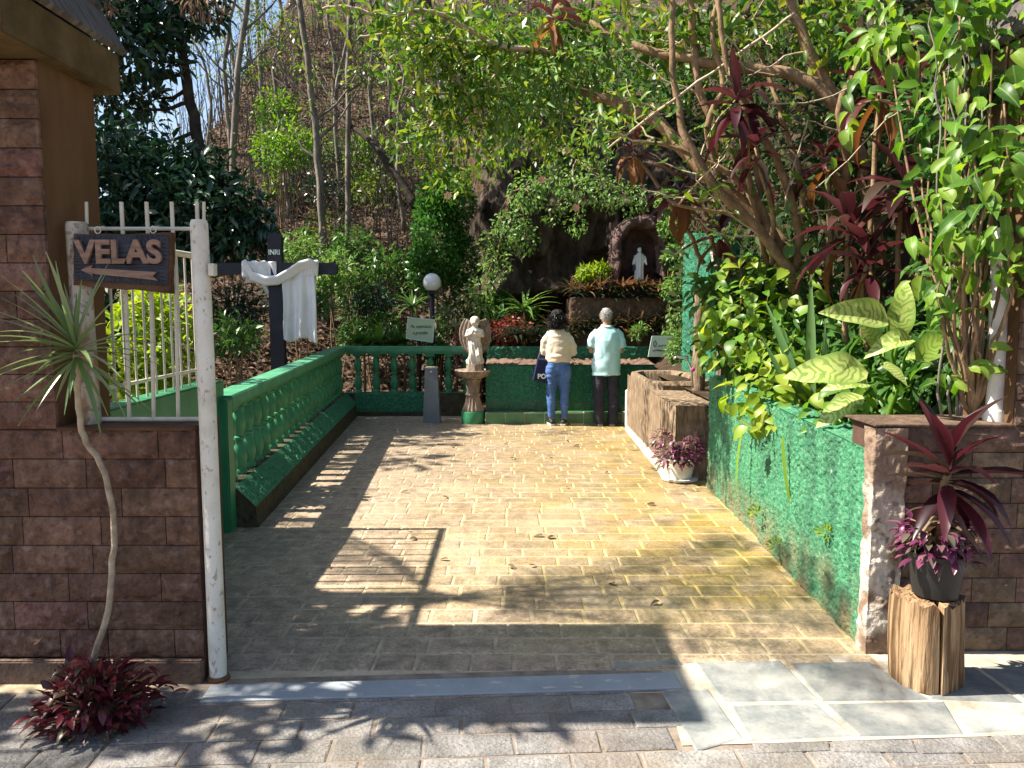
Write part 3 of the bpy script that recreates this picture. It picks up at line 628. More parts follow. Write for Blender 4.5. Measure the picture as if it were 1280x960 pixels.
# ------------------------------------------------------------------ gate posts, railing, sign
gp = thing('gate_post', 'tall white peeling round gate post standing on the paving at the opening', 'post', G(262, 868))
x, y = -1.265, LW + 0.02
mb = MB(); mb.tube([(x, y, 0.0), (x, y, 0.7), (x, y, 1.4), (x - .004, y, 1.93), (x - .004, y, 1.945)], [.0365, .0355, .0355, .035, .03], 20)
mb.build('tube', M_WHITE, gp, sharp=40)
MB().box((x + 0.035, y - 0.03, 1.72), (x + 0.06, y + 0.01, 1.77), 0.003).build('latch', M_WHITE, gp)
MB().lathe([(0.05, 0.0), (0.047, 0.012), (0.042, 0.02)], (x, y, 0), 16).build('rusty_foot', surf('rust', [(0.1, 0.04, 0.02), (0.2, 0.1, 0.05)], 20), gp, True)
gp2 = thing('gate_post', 'short flaking brown-white round post beside the brown pillar, left of the carved sign', 'post', (-1.81, LW + 0.1, 1.1))
MB().tube([(-1.80, LW + 0.1, 1.10), (-1.805, LW + 0.1, 1.5), (-1.81, LW + 0.1, 1.93), (-1.81, LW + 0.1, 1.945)], [.045, .044, .043, .038], 20).build('tube', M_OLDWHITE, gp2, sharp=40)
rl = thing('railing', 'cream iron railing with upright spikes on the low wall behind the carved sign', 'railing', (-1.55, LW + 0.1, 1.1))
yb = LW + 0.12
MB().tube([(-1.80, yb, 1.92), (-1.29, yb, 1.92)], 0.008, 8).build('top_rail', M_BARS, rl)
MB().tube([(-1.77, yb, 1.115), (-1.29, yb, 1.115)], 0.010, 8).build('bottom_rail', M_BARS, rl)
for k, bx in enumerate((-1.63, -1.525, -1.42, -1.315)):
    MB().tube([(bx - 0.012, yb + 0.001, 1.12), (bx, yb + 0.001, 1.6), (bx, yb + 0.001, 2.03)], 0.0085, 8).build('bar', M_BARS, rl)
for bx in (-1.775, -1.285):
    MB().tube([(bx - 0.003, yb, 1.94), (bx, yb, 2.03)], 0.007, 8).build('bar', M_BARS, rl)
# carved board
sg = thing('carved_sign', 'dark carved wooden board reading VELAS with a left-pointing arrow, hung on the railing', 'sign', (-1.55, LW + 0.03, 1.6))
ys = LW + 0.045
tl, tr, br, bl = P(91, 292, ys), P(215, 291, ys), P(213, 366, ys), P(91, 356, ys)
def bil(u, v): return tl.lerp(tr, u).lerp(bl.lerp(br, u), v)
mb = MB(); out = []
N_ = 40
for k in range(N_):
    s_ = k / N_ * 4; e = int(s_); f = s_ - e
    p = [bil(f, 0), bil(1, f), bil(1 - f, 1), bil(0, 1 - f)][e]
    p = p + Vector((random.uniform(-.003, .003), 0, random.uniform(-.004, .003))); out.append(p)
ring = lambda yy, sc: [((p.x - bil(.5, .5).x) * sc + bil(.5, .5).x, yy, (p.z - bil(.5, .5).z) * sc + bil(.5, .5).z) for p in out]
mb.loft([ring(ys + 0.035, 1.0), ring(ys + 0.004, 1.0), ring(ys, .985)][::-1]); mb.build('board', M_BOARD, sg)
u_, v_, f_ = npgrid(70, 44); pts = np.array([bil(.025 + a * .95, .035 + b * .86) for a, b in zip(u_, v_)])
edge = np.minimum(np.minimum(u_, 1 - u_) * 2.0, np.minimum(v_, 1 - v_)); ang = np.where(np.minimum(u_, 1 - u_) * 2.0 < np.minimum(v_, 1 - v_), v_ * 14, u_ * 26)
g_ = np.where(edge < 0.2, 0.5 + 0.5 * np.cos(2 * np.pi * ang), 0.45 + 0.25 * np.cos(v_ * 60 + np.sin(u_ * 9)))
pts[:, 1] = ys - 0.003 - 0.011 * g_ * np.clip(edge * 30, 0, 1)
cpan = npmesh('carved_panel', pts, f_[:, ::-1], M_CARVE, sg, True)
cL = bil(.5, .36)
text('lettering', 'VELAS', 0.128, M_LETTER, cpan, (cL.x - 0.004, ys - 0.018, cL.z), 0.008, sx=1.0, bold=0.0045)
aw = MB(); ar = [(.105, .70), (.215, .60), (.205, .655), (.86, .68), (.80, .655), (.875, .665), (.90, .765), (.81, .815), (.84, .775), (.205, .755), (.225, .81)]
ar = [(.105, .70), (.22, .60), (.21, .655), (.80, .665), (.87, .665), (.835, .735), (.885, .81), (.80, .80), (.21, .76), (.23, .80)]
pf = [bil(*p) for p in ar]; n = len(pf)
aw.add([(p.x, ys - 0.019, p.z) for p in pf] + [(p.x, ys - 0.004, p.z) for p in pf], [tuple(range(n))] + [(i, (i + 1) % n, n + (i + 1) % n, n + i) for i in range(n)])
aw.build('arrow', M_LETTER, cpan)
for fx in (.24, .80):
    p = bil(fx, 0); 
    MB().tube([(p.x + 0.012 * math.cos(a), ys + 0.01, p.z + 0.014 + 0.014 * math.sin(a)) for a in [2 * math.pi * i / 12 for i in range(13)]], 0.0025, 6).build('hanging_ring', M_BARS, sg)
    MB().tube([(p.x, ys + 0.012, p.z + 0.026), (p.x, yb - 0.01, 1.93)], 0.002, 6).build('hook', M_BARS, sg)

# ------------------------------------------------------------------ green low wall with fence behind the gate
gw = thing('green_wall', 'low smooth green wall carrying an iron fence between gate and balustrade', 'wall', (-2.13, 4.5, 0))
MB().box((-2.2, 3.44, -0.02), (-2.04, 5.42, 1.075), 0.01).build('panel', M_GPAINT, gw)
fn = thing('iron_fence', 'cream iron fence of thin bars on the green wall behind the gate', 'fence', (-2.12, 4.5, 1.08))
MB().tube([(-2.12, 3.62, 1.17), (-2.12, 5.38, 1.17)], .011, 8).build('bottom_rail', M_BARS, fn)
MB().tube([(-2.12, 3.62, 1.93), (-2.12, 5.38, 1.93)], .02, 8).build('top_rail', M_BARS, fn)
for yy in (3.62, 5.38): MB().tube([(-2.12, yy, 1.06), (-2.12, yy, 1.95)], .022, 8).build('post', M_BARS, fn)
bme = MB().tube([(0, 0, 0), (0, 0, .5), (0, 0, .86)], .0075, 8).mesh('bar'); bme.materials.append(M_BARS)
for k in range(14): inst('bar', bme, fn, Matrix.Translation((-2.121, 3.74 + k * 0.118, 1.07)))

# ------------------------------------------------------------------ balustrades
def stucco(name, o, du, dv, nv_, nu, nw, amp, freq, mat, parent, seed=1, bulge=0.0):
    u_, v_, f_ = npgrid(nu, nw); o = np.array(o); du = np.array(du); dv = np.array(dv); nn = np.array(nv_)
    V = o + u_[:, None] * du + v_[:, None] * dv
    d = np.abs(vnoise(V * freq, seed)) * 0.6 + vnoise(V * freq * 2.3, seed + 3) * 0.35 + fbm(V * 2.5, 2, seed + 9) * bulge
    ed = np.clip(np.minimum(np.minimum(u_, 1 - u_) * nu, np.minimum(v_, 1 - v_) * nw), 0, 2) / 2
    V = V + nn * (amp * d * ed)[:, None]
    cr = np.dot(np.cross(du, dv), nn)
    return npmesh(name, V, f_ if cr > 0 else f_[:, ::-1], mat, parent, True)
bal_prof = [(.062, 0), (.062, .03), (.045, .05), (.05, .075), (.066, .12), (.066, .17), (.052, .225), (.036, .265), (.034, .28), (.052, .288), (.052, .308), (.034, .316), (.037, .335), (.052, .37), (.062, .42), (.056, .47), (.036, .52), (.034, .535), (.05, .55), (.062, .565)]
def bal_mesh(h):
    mb = MB().lathe([(r * .92, z * h / .60) for r, z in bal_prof], (0, 0, 0), 18)
    mb.box((-.06, -.06, .562 * h / .60), (.06, .06, h)); me = mb.mesh('baluster'); me.materials.append(M_GPAINT)
    me.polygons.foreach_set('use_smooth', [True] * len(me.polygons)); me.set_sharp_from_angle(angle=R(40)); return me
A = Vector((-2.09, 5.5, 0)); B = Vector((-2.50, 11.15, 0)); dirB = (B - A).normalized(); nB = Vector((dirB.y, -dirB.x, 0))   # nB points into the courtyard
lb = thing('balustrade', 'long green balustrade running back from the gate along the cross side', 'balustrade', A)
def slab_along(a, b, wl, wr, z0a, z1a, z0b, z1b, bev=0.0):
    d = (b - a).normalized(); n = Vector((d.y, -d.x, 0)); q = []
    for p, z0, z1 in ((a, z0a, z1a), (b, z0b, z1b)):
        q += [p - n * wl + Vector((0, 0, z0)), p + n * wr + Vector((0, 0, z0)), p + n * wr + Vector((0, 0, z1 - bev)), p + n * (wr - bev) + Vector((0, 0, z1)), p - n * (wl - bev) + Vector((0, 0, z1)), p - n * wl + Vector((0, 0, z1 - bev))]
    k = 6
    return MB().add(q, [tuple(range(k))[::-1], tuple(range(k, 2 * k))] + [(i, (i + 1) % k, k + (i + 1) % k, k + i) for i in range(k)])
slab_along(A - dirB * .08, B, .1, .1, .885, .965, .93, 1.01, .012).build('handrail', M_GRAIL, lb)
slab_along(A - dirB * .06, B, .085, .085, .86, .886, .905, .931).build('rail_underside', M_GPAINT, lb)
me = bal_mesh(.57); nbal = 22
for k in range(nbal):
    t_ = (k + .5) / nbal; p = A.lerp(B, t_); inst('baluster', me, lb, Matrix.Translation((p.x, p.y, .295 + .04 * t_)) @ Matrix.Rotation(math.atan2(dirB.y, dirB.x), 4, 'Z'))
# plinth with sloped splash-plaster top
pl = MB(); q = []
for p, dz in ((A - dirB * .08, 0), (B, .04)):
    for off, z in ((-.1, -.02), (.25, -.02), (.235, .15), (.09, .30), (-.1, .30)): q.append(p + nB * off + Vector((0, 0, z + (dz if z > .2 else 0))))
pl.add(q, [(4, 3, 2, 1, 0), (5, 6, 7, 8, 9)] + [(i, (i + 1) % 5, 5 + (i + 1) % 5, 5 + i) for i in range(5)]); pl.build('plinth', M_KERB, lb)
a0 = A - dirB * .08 + nB * .236 + Vector((0, 0, .152)); sl = (nB * -.146 + Vector((0, 0, .152))); nn = Vector((0, 0, 1)) * .7 + nB * .7
stucco('splash_plaster', a0 + nn * .004, (B - A) + dirB * .08 + Vector((0, 0, .034)), sl, nn, 420, 14, .018, 38, M_GREEN3, lb, 4)
MB().box((-2.22, 5.30, -.02), (-1.98, 5.415, .95), .01).build('end_post', M_GPAINT, lb)
# back balustrade
A2 = Vector((-2.48, 11.2, 0)); B2 = Vector((-.62, 11.2, 0))
bb = thing('balustrade', 'short green balustrade across the back beneath the lamp globe', 'balustrade', A2)
MB().box((-2.56, 11.10, .93), (-.58, 11.30, 1.01), .012).build('handrail', M_GRAIL, bb)
MB().box((-2.40, 11.115, .905), (-.60, 11.285, .929)).build('rail_underside', M_GPAINT, bb)
me = bal_mesh(.57)
for k in range(7): inst('baluster', me, bb, Matrix.Translation((-2.25 + k * .265, 11.2, .335)))
MB().box((-2.44, 11.09, -.02), (-.58, 11.31, .334), .01).build('plinth', M_KERB, bb)
stucco('splash_plaster', (-2.28, 11.085, .06), (1.05, 0, 0), (0, 0, .275), (0, -1, 0), 90, 24, .025, 32, M_GREEN3, bb, 5)
stucco('splash_top', (-2.4, 11.09, .336), (1.80, 0, 0), (0, .21, 0), (0, 0, 1), 120, 12, .02, 32, M_GREEN3, bb, 6)

# ------------------------------------------------------------------ right green wall
gr = thing('green_wall', 'sunlit bright green splash-plaster wall holding the planting bed', 'wall', (1.75, 5.1, 0))
a = Vector((1.648, 3.475, 0)); b = Vector((1.735, 6.66, 0))
MB().add([(a.x + .01, a.y, -.02), (b.x + .01, b.y, -.02), (b.x + .2, b.y, -.02), (a.x + .2, a.y, -.02), (a.x + .01, a.y, .93), (b.x + .01, b.y, .99), (b.x + .2, b.y, .99), (a.x + .2, a.y, .93)], [(3, 2, 1, 0), (4, 5, 6, 7), (0, 1, 5, 4), (1, 2, 6, 5), (2, 3, 7, 6), (3, 0, 4, 7)]).build('core', M_GPAINT, gr)
u_, v_, f_ = npgrid(350, 105)
V = np.stack([a.x + u_ * (b.x - a.x), a.y + u_ * (b.y - a.y), v_ * (.93 + .06 * u_)], -1)
d = np.abs(vnoise(V * 55, 3)) * .8 + vnoise(V * 120, 5) * .4 + fbm(V * 3, 2, 8) * .8
V[:, 0] -= .004 + .018 * d; V[:, 1] += .006 * vnoise(V * 90, 12)
npmesh('splash_plaster', V, f_[:, ::-1], M_GREEN, gr, True)
stucco('top_edge', (1.66, 3.70, .935), (.075, 2.96, .058), (.19, 0, 0), (0, 0, 1), 200, 12, .03, 40, M_GREEN, gr, 7)
# tall green wall beside the grotto
tg = thing('green_wall', 'tall dark green splash-plaster wall beside the grotto', 'wall', (2.6, 10.0, 0))
MB().add([(2.215, 8.2, 0), (2.4, 8.2, 0), (2.4, 9.95, 0), (2.215, 9.95, 0), (2.215, 8.2, 2.36), (2.4, 8.2, 2.36), (2.4, 9.95, 2.52), (2.215, 9.95, 2.52)], [(3, 2, 1, 0), (4, 5, 6, 7), (0, 1, 5, 4), (1, 2, 6, 5), (2, 3, 7, 6), (3, 0, 4, 7)]).build('core', M_GREEN2, tg)
u_, v_, f_ = npgrid(110, 140); V = np.stack([2.205 + 0 * u_, 8.2 + u_ * 1.75, v_ * (2.36 + .16 * u_)], -1); V[:, 0] -= .028 * (np.abs(vnoise(V * 28, 3)) + .5 * vnoise(V * 60, 4)); npmesh('splash_plaster', V, f_[:, ::-1], M_GREEN2, tg, True)
# planter wall at the back with tiled step
pw = thing('planter_wall', 'dark green splash-plaster planter wall facing the two people', 'wall', (.6, 10.5, 0))
xa, xb = -.36, 1.95
MB().box((xa, 10.50, -.02), (xb, 10.70, .80)).build('core', M_GREEN2, pw)
stucco('splash_plaster', (xa, 10.495, .16), (xb - xa, 0, 0), (0, 0, .64), (0, -1, 0), 190, 56, .03, 30, M_GREEN2, pw, 12)
stucco('earthy_top', (xa, 10.47, .80), (xb - xa, 0, 0), (0, .55, .03), (0, -.3, 1), 120, 26, .05, 12, M_BPLASTER, pw, 13)
stucco('rear_kerb', (xa, 10.99, .78), (xb - xa, 0, 0), (0, 0, .24), (0, -1, 0), 150, 20, .025, 30, M_GREEN2, pw, 14)
MB().box((xa, 11.0, .6), (xb, 11.15, 1.01)).build('rear_core', M_GREEN2, pw)
st = thing('tiled_step', 'low step of green glazed tiles at the feet of the two people', 'step', (.6, 10.3, 0))
MB().box((xa, 10.325, -.02), (1.56, 10.49, .155)).build('bed', M_MORTAR, st)
x = xa + .01
while x < 1.5:
    MB().box((x, 10.318, .008), (x + .255, 10.345, .148), .004).build('tile', M_GTILE, st)
    MB().box((x, 10.335, .156), (x + .255, 10.488, .163), .003).build('tile', M_GTILE, st); x += .265
# stone basin on the right
bs = thing('stone_basin', 'brown bark-textured stone washing basin built against the right wall', 'basin', (1.63, 8.3, 0))
u_, v_, f_ = npgrid(150, 44)
def rough(V, seed, amp): return amp * (fbm(V * np.array([9, 9, 3.2]), 3, seed) + .5 * np.abs(vnoise(V * np.array([22, 22, 5]), seed + 2)))
y0, y1 = 6.95, 9.9
V = np.stack([1.50 + 0 * u_, y0 + u_ * (y1 - y0), v_ * (.69 + .03 * u_)], -1); V[:, 0] -= rough(V, 3, .02)
npmesh('side_face', V, f_[:, ::-1], M_FAUXWOOD, bs, True)
u2, v2, f2 = npgrid(24, 44); V = np.stack([1.50 + u2 * .27, y0 + 0 * u2, v2 * .69], -1); V[:, 1] -= rough(V, 5, .02)
npmesh('end_face', V, f2, M_FAUXWOOD, bs, True)
MB().box((1.505, 6.96, -.02), (1.95, 8.35, .675)).build('core', M_FAUXWOOD, bs)
u2, v2, f2 = npgrid(24, 80); V = np.stack([1.49 + u2 * .4, y0 - .01 + v2 * 1.42, .688 + 0 * u2], -1); V[:, 2] += rough(V, 7, .02)
npmesh('ledge', V, f2, M_FAUXWOOD, bs, True)
# tub: octagonal rim with hollow
oc = [(1.50, 8.5), (1.64, 8.3), (2.05, 8.3), (2.2, 8.5), (2.2, 9.6), (2.05, 9.85), (1.64, 9.85), (1.50, 9.6)]
cen = Vector((1.85, 9.1)); ins = lambda s_: [((p[0] - cen.x) * s_ + cen.x, (p[1] - cen.y) * s_ + cen.y) for p in oc]
mb = MB(); mb.loft([[(x, y, z) for x, y in ins(s_)] for s_, z in ((1.0, 0), (1.02, .6), (1.03, .74), (1.0, .775), (.86, .775), (.83, .74), (.80, .2))], cap=True)
mb.build('tub', M_FAUXWOOD, bs, sharp=35)
MB().tube([(1.50, 9.86, .0), (1.49, 9.93, .05), (1.49, 9.93, .5), (1.54, 9.93, .53)], .018, 10).build('drain_pipe', M_PVC, bs, True)
wp = thing('timber_post', 'brown bark-textured post behind the basin tap', 'post', (1.95, 8.0, 0))
u2, v2, f2 = npgrid(18, 90); an = u2 * 2 * math.pi; rr = .062 + rough(np.stack([np.cos(an) * .2, np.sin(an) * .2, v2 * 1.7], -1), 9, .015)
npmesh('shaft', np.stack([1.95 + np.cos(an) * rr, 8.0 + np.sin(an) * rr, .6 + v2 * 1.11], -1), f2, M_FAUXWOOD, wp, True)
MB().lathe([(.055, 0), (.06, .012), (.03, .02)], (1.95, 8.0, 1.70), 14).build('cap', M_FAUXWOOD, wp)
tp = thing('tap', 'thin chrome tap pipe bent over the basin', 'tap', (1.9, 7.95, .7))
MB().tube([P(866, 485, 7.9), P(864, 460, 7.9), P(858, 448, 7.9), P(845, 446, 7.9), P(842, 449, 7.9)], .011, 8).build('spout', M_STEEL, tp, True)
MB().sphere(P(866, 462, 7.88), .022, 10, 6).build('handle', surf('pink_handle', [(.4, .03, .12), (.5, .05, .18)]), tp, True)
# white skirting line along right wall
sk = thing('mortar_skirting', 'pale mortar line along the foot of the basin', 'skirting', (1.48, 8.4, 0))
MB().add([(1.40, 6.95, .001), (1.50, 6.95, .001), (1.50, 9.9, .001), (1.46, 9.9, .001), (1.42, 6.95, .022), (1.50, 6.95, .05), (1.50, 9.9, .05), (1.475, 9.9, .022)], [(0, 3, 7, 4), (4, 7, 6, 5), (0, 4, 5, 1), (3, 2, 6, 7)]).build('fillet', M_MORTAR, sk)
# ================================================================== cross with cloth
YC = 9.5
cx0 = P(347, 400, YC).x
cr = thing('wooden_cross', 'large dark navy cross lettered INRI on the bank behind the balustrade', 'cross', (cx0, YC, -.1))
zt = P(347, 291, YC).z; zb = P(347, 336, YC).z
w = .085
mb = MB(); pr = [(-w, 0), (w, 0), (w, zt - .05), (w * .7, zt - .012), (0, zt), (-w * .7, zt - .012), (-w, zt - .05)]
n = len(pr); mb.add([(cx0 + a, YC - .05, b) for a, b in pr] + [(cx0 + a, YC + .05, b) for a, b in pr], [tuple(range(n)), tuple(range(2 * n - 1, n - 1, -1))] + [(i + n, (i + 1) % n + n, (i + 1) % n, i) for i in range(n)])
upr = mb.build('upright', M_NAVY, cr)
xa, xb = P(272, 336, YC).x, P(422, 336, YC).x
mb = MB(); pr = [(xa, zb - .07), (xb - .03, zb - .07), (xb, zb - .045), (xb, zb + .045), (xb - .03, zb + .07), (xa, zb + .07)]; n = 6
mb.add([(a, YC - .045, b) for a, b in pr] + [(a, YC + .045, b) for a, b in pr], [tuple(range(n)), tuple(range(2 * n - 1, n - 1, -1))] + [(i + n, (i + 1) % n + n, (i + 1) % n, i) for i in range(n)])
mb.build('crossbeam', M_NAVY, cr)
text('lettering', 'INRI', .085, M_SIGNW, upr, (cx0, YC - .056, P(347, 316, YC).z), .003, sx=.9, bold=.002)
# cloth: draped panels
cl = thing('draped_cloth', 'white cloth looped over the arms of the dark cross', 'cloth', (cx0, YC, 1.6))
def panel(name, fn, nu=26, nv=34):
    mb = MB().grid(fn, nu, nv); o = mb.build(name, M_CLOTH, cl, True); m = o.modifiers.new('s', 'SOLIDIFY'); m.thickness = .004; return o
def quadp(c, u, v, Y): 
    a = P(*c[0], Y); b = P(*c[1], Y); d = P(*c[2], Y); e = P(*c[3], Y)
    return a.lerp(b, u).lerp(d.lerp(e, u), v)
def f_right(u, v):
    p = quadp([(352, 341), (392, 331), (358, 424), (400, 426)], u, v, YC - .07)
    p.y += -.03 * math.sin(v * 2.2) - .03 * math.sin(u * 13 + v * 2 + .6 * math.sin(v * 4)) * (.25 + .8 * v) - .012 * math.sin(u * 31 + 1 + v * 3) * (.3 + v)
    p.x += .02 * math.sin(v * 5) * v; p.z += -.03 * math.sin(u * 8) * v; return p
def f_left(u, v):
    p = quadp([(306, 327), (345, 327), (341, 383), (346, 384)], u, v, YC - .065)
    p.y += .09 * v - .024 * math.sin((u - .3 * v) * 16); return p
def f_top(u, v):     # wraps over the beam
    p = P(306 + u * 92, 327 + 1.5 * math.sin(u * 9), YC); a = v * 2.6
    p.y += -.062 * math.cos(a) ; p.z += .03 * math.sin(a) - .1 * max(0, .2 - v); return p
panel('right_fall', f_right, 34, 44); panel('left_fall', f_left); 
def f_back(u, v):
    p = quadp([(372, 329), (397, 330), (362, 418), (392, 415)], u, v, YC + .06); p.y += .02 * math.sin(u * 11 + v * 3); return p
panel('rear_fall', f_back)
mb = MB(); pts = [P(306, 329, YC - .06), P(316, 344, YC - .075), P(332, 350, YC - .09), P(347, 350, YC - .10), P(362, 343, YC - .095), P(376, 334, YC - .085), P(388, 330, YC - .075), P(396, 333, YC - .06)]
for k in range(4):
    o_ = Vector((0, -.008 * k, .022 * (k - 1.5)))
    mb.tube([p + o_ * (1 + .4 * math.sin(i + k)) for i, p in enumerate(pts)], [(.028 + .006 * math.sin(i * 2 + k), .03) for i in range(len(pts))], 10)
r = smoothmesh(mb, .009, 3, None, parent_off(cl), 'sash'); r.materials.append(M_CLOTH); link('sash', r, cl)
mb = MB()
for k, x in enumerate((382, 387, 391, 395)):
    mb.tube([P(x, 345, YC - .062), P(x + 1, 334, YC - .075), P(x + 1, 328, YC - .05), P(x + 1, 327, YC), P(x + 1, 329, YC + .055), P(x, 345, YC + .065)], .024, 8)
r = smoothmesh(mb, .009, 2, None, parent_off(cl), 'knot'); r.materials.append(M_CLOTH); link('knot', r, cl)
def f_over(u, v):
    a = v * 3.3; p = P(304 + u * 36, 332, YC); w_ = .008 * math.sin(u * 19 + v)
    if v < .35: return Vector((p.x, YC - .058 - w_ * .6, zb - .10 - .03 * u + (v / .35) * (.17 + .03 * u)))
    if v < .65: t_ = (v - .35) / .3; return Vector((p.x, YC - .058 + .116 * t_, zb + .082 + .012 * math.sin(t_ * 3.14) + w_))
    return Vector((p.x, YC + .058 + w_, zb + .08 - (v - .65) / .35 * .25))
panel('overlap', f_over, 30, 24)

# ------------------------------------------------------------------ lamp, signs, bollard
YL = 11.75; c = P(540, 353, YL)
lp = thing('globe_lamp', 'white globe lamp on a slim dark post behind the balustrade', 'lamp', (c.x, YL, 0))
MB().sphere(c, .138, 24, 16).build('globe', M_GLOBE, lp, True)
MB().lathe([(.05, 0), (.06, .02), (.055, .05), (.07, .065)], (c.x, YL, c.z - .185), 16).build('collar', M_NAVY, lp, True)
MB().lathe([(.05, 0), (.05, .9), (.035, .95), (.035, c.z - .18)], (c.x, YL, 0), 14).build('post', M_NAVY, lp, True)
YS = 11.55
sn = thing('handwritten_sign', 'pale green sign with handwriting in front of the lamp post', 'sign', P(525, 412, YS))
def signboard(t, c4, Y, mat, th=.02, frame=None):
    q = [P(*c, Y) for c in c4]; mb = MB(); mb.add([(p.x, Y, p.z) for p in q] + [(p.x, Y + th, p.z) for p in q], [(3, 2, 1, 0), (4, 5, 6, 7), (0, 1, 5, 4), (1, 2, 6, 5), (2, 3, 7, 6), (3, 0, 4, 7)]); bd_ = mb.build('board', mat, t)
    if frame:
        for i in range(4):
            a, b = q[i], q[(i + 1) % 4]; MB().tube([(a.x, Y - .002, a.z), (b.x, Y - .002, b.z)], .008, 6).build('frame_strip', frame, bd_)
    return bd_
b1_ = signboard(sn, [(510, 397), (543, 400), (541, 428), (508, 423)], YS, M_SIGNG, .02, M_SIGNW)
pc = P(526, 408, YS - .004); text('lettering', 'Fé, esperança', .066, M_INK, b1_, (pc.x, YS - .005, pc.z), .001, .3, sx=.86)
pc = P(526, 416, YS - .004); text('lettering', 'e gratidão', .066, M_INK, b1_, (pc.x - .01, YS - .005, pc.z), .001, .3, sx=.86)
MB().tube([(P(524, 412, YS).x, YS + .03, .3), (P(524, 412, YS).x, YS + .03, P(524, 405, YS).z)], .022, 8).build('stake', M_NAVY, sn)
YS2 = 10.62
s2 = thing('handwritten_sign', 'white sign with handwriting leaning on the planter beside the basin', 'sign', P(825, 446, YS2))
b2_ = signboard(s2, [(815, 420), (841, 420), (836, 446), (810, 446)], YS2, M_SIGNW, .02)
def scribble(t, px0, px1, py, Y, amp, n, r=.0045):
    pts = [P(px0 + (px1 - px0) * k / 60, py + amp * math.sin(k * n / 60 * 6.283) * (.6 + .4 * math.sin(k * .7)), Y) for k in range(61)]
    MB().tube(pts, r, 5).build('handwriting', M_INK, t)
MB().tube([P(818.5 + 1.8 * math.sin(a), 429.5 - 3.6 * math.cos(a), YS2 - .004) for a in [i * 6.6 / 24 for i in range(25)]], .005, 5).build('handwriting', M_INK, b2_)
scribble(b2_, 823, 834, 432, YS2 - .004, 1.1, 6); scribble(b2_, 816, 831, 438, YS2 - .004, 1.2, 8)
YB = 10.35; c = G(540, 528); 
bo = thing('bollard', 'plain grey tapered post standing before the back balustrade', 'bollard', (c.x, c.y, 0))
c = Vector((c.x, c.y, 0)); zt_ = P(540, 459, c.y).z; mb = MB(); mb.loft([[(c.x + a * ww, c.y + b * ww, z) for a, b in ((-1, -.7), (1, -.7), (1, .7), (-1, .7))] for z, ww in ((0.004, .115), (zt_ - .02, .083), (zt_ - .019, .088), (zt_, .086))]); mb.build('body', M_GREY, bo)
MB().lathe([(.016, -.012), (.016, .012)], (0, 0, 0), 12)
o = MB().box((c.x - .018, c.y - .068, zt_ - .075), (c.x + .018, c.y - .055, zt_ - .045), .004).build('lock', M_STEEL, bo)
MB().box((c.x - .07, c.y - .045, zt_ + .001), (c.x + .06, c.y + .045, zt_ + .006)).build('worn_top', M_TWIG, bo)

# ------------------------------------------------------------------ fountain and angel
c = G(591, 530); fx, fy = c.x, c.y + .1
ft = thing('bird_bath', 'stained fluted concrete bird bath on a round green base', 'bird bath', (fx, fy, 0))
MB().lathe([(.155, 0.004), (.16, .02), (.16, .15), (.15, .17), (.12, .172)], (fx, fy, 0), 28).build('base', M_GPAINT, ft, sharp=40)
MB().lathe([(.135, .171), (.14, .19), (.115, .25), (.085, .36), (.085, .375)], (fx, fy, 0), 96, 16, .07).build('foot', M_FOUNT, ft, sharp=50)
MB().lathe([(.09, .374), (.1, .385), (.1, .40), (.085, .412), (.08, .45), (.095, .55), (.11, .60)], (fx, fy, 0), 96, 16, .045).build('column', M_FOUNT, ft, sharp=50)
zb_ = P(590, 462, fy).z
MB().lathe([(.10, .598), (.13, .62), (.19, zb_ - .09), (.235, zb_ - .03), (.245, zb_ - .012), (.235, zb_), (.205, zb_ - .01), (.15, zb_ - .035), (.02, zb_ - .045)], (fx, fy, 0), 96, 28, .025).build('bowl', M_FOUNT, ft, sharp=50)
zs = zb_ - .05; zt_ = P(597, 396, fy).z; k = (zt_ - zs)
an = thing('angel_statue', 'weathered white praying angel figurine standing in the bird bath', 'statue', (fx + .02, fy, zs))
ax = fx + .03
S = lambda x, y, z: (ax + x * k, fy + y * k, zs + z * k)
E = lambda x, y, z, rx, ry: (ax + x * k, fy + y * k, zs + z * k, rx * k, ry * k)
MB().lathe([(.16 * k, 0), (.165 * k, .04 * k), (.15 * k, .16 * k), (.12 * k, .17 * k)], (ax, fy, zs), 8).build('pedestal', M_FOUNT, an)
mb = MB(); mb.ell([E(0, 0, .16, .15, .13), E(0, 0, .22, .165, .13), E(.01, 0, .30, .12, .1), E(.01, 0, .42, .115, .095), E(0, 0, .52, .125, .10), E(0, 0, .60, .10, .085), E(0, 0, .70, .125, .09), E(0, 0, .78, .12, .075), E(0, 0, .82, .05, .045), E(0, 0, .85, .042, .04)])
mb.sphere(S(0, -.01, .91), .078 * k, 16, 12, (1, 1.05, 1.12)); mb.sphere(S(0, .02, .93), .085 * k, 14, 10, (1.05, 1, 1.0))
mb.sphere(S(0, -.092, .905), .016 * k, 8, 6)
for s_ in (-1, 1):
    mb.tube([S(s_ * .11, 0, .77), S(s_ * .15, -.03, .66), S(s_ * .05, -.13, .70), S(s_ * .015, -.14, .77)], [.04 * k, .036 * k, .028 * k, .02 * k], 10)
    mb.tube([S(s_ * .06, -.05, .45), S(s_ * .06, -.1, .32), S(s_ * .07, -.07, .20)], [.055 * k, .05 * k, .05 * k], 8)
r = smoothmesh(mb, .0085, 2, lambda co: .004 * np.sin(co[:, 0] * 160 + co[:, 2] * 30) * (co[:, 2] < zs + .6 * k), parent_off(an), 'figure'); r.materials.append(M_STATUE); link('figure', r, an)
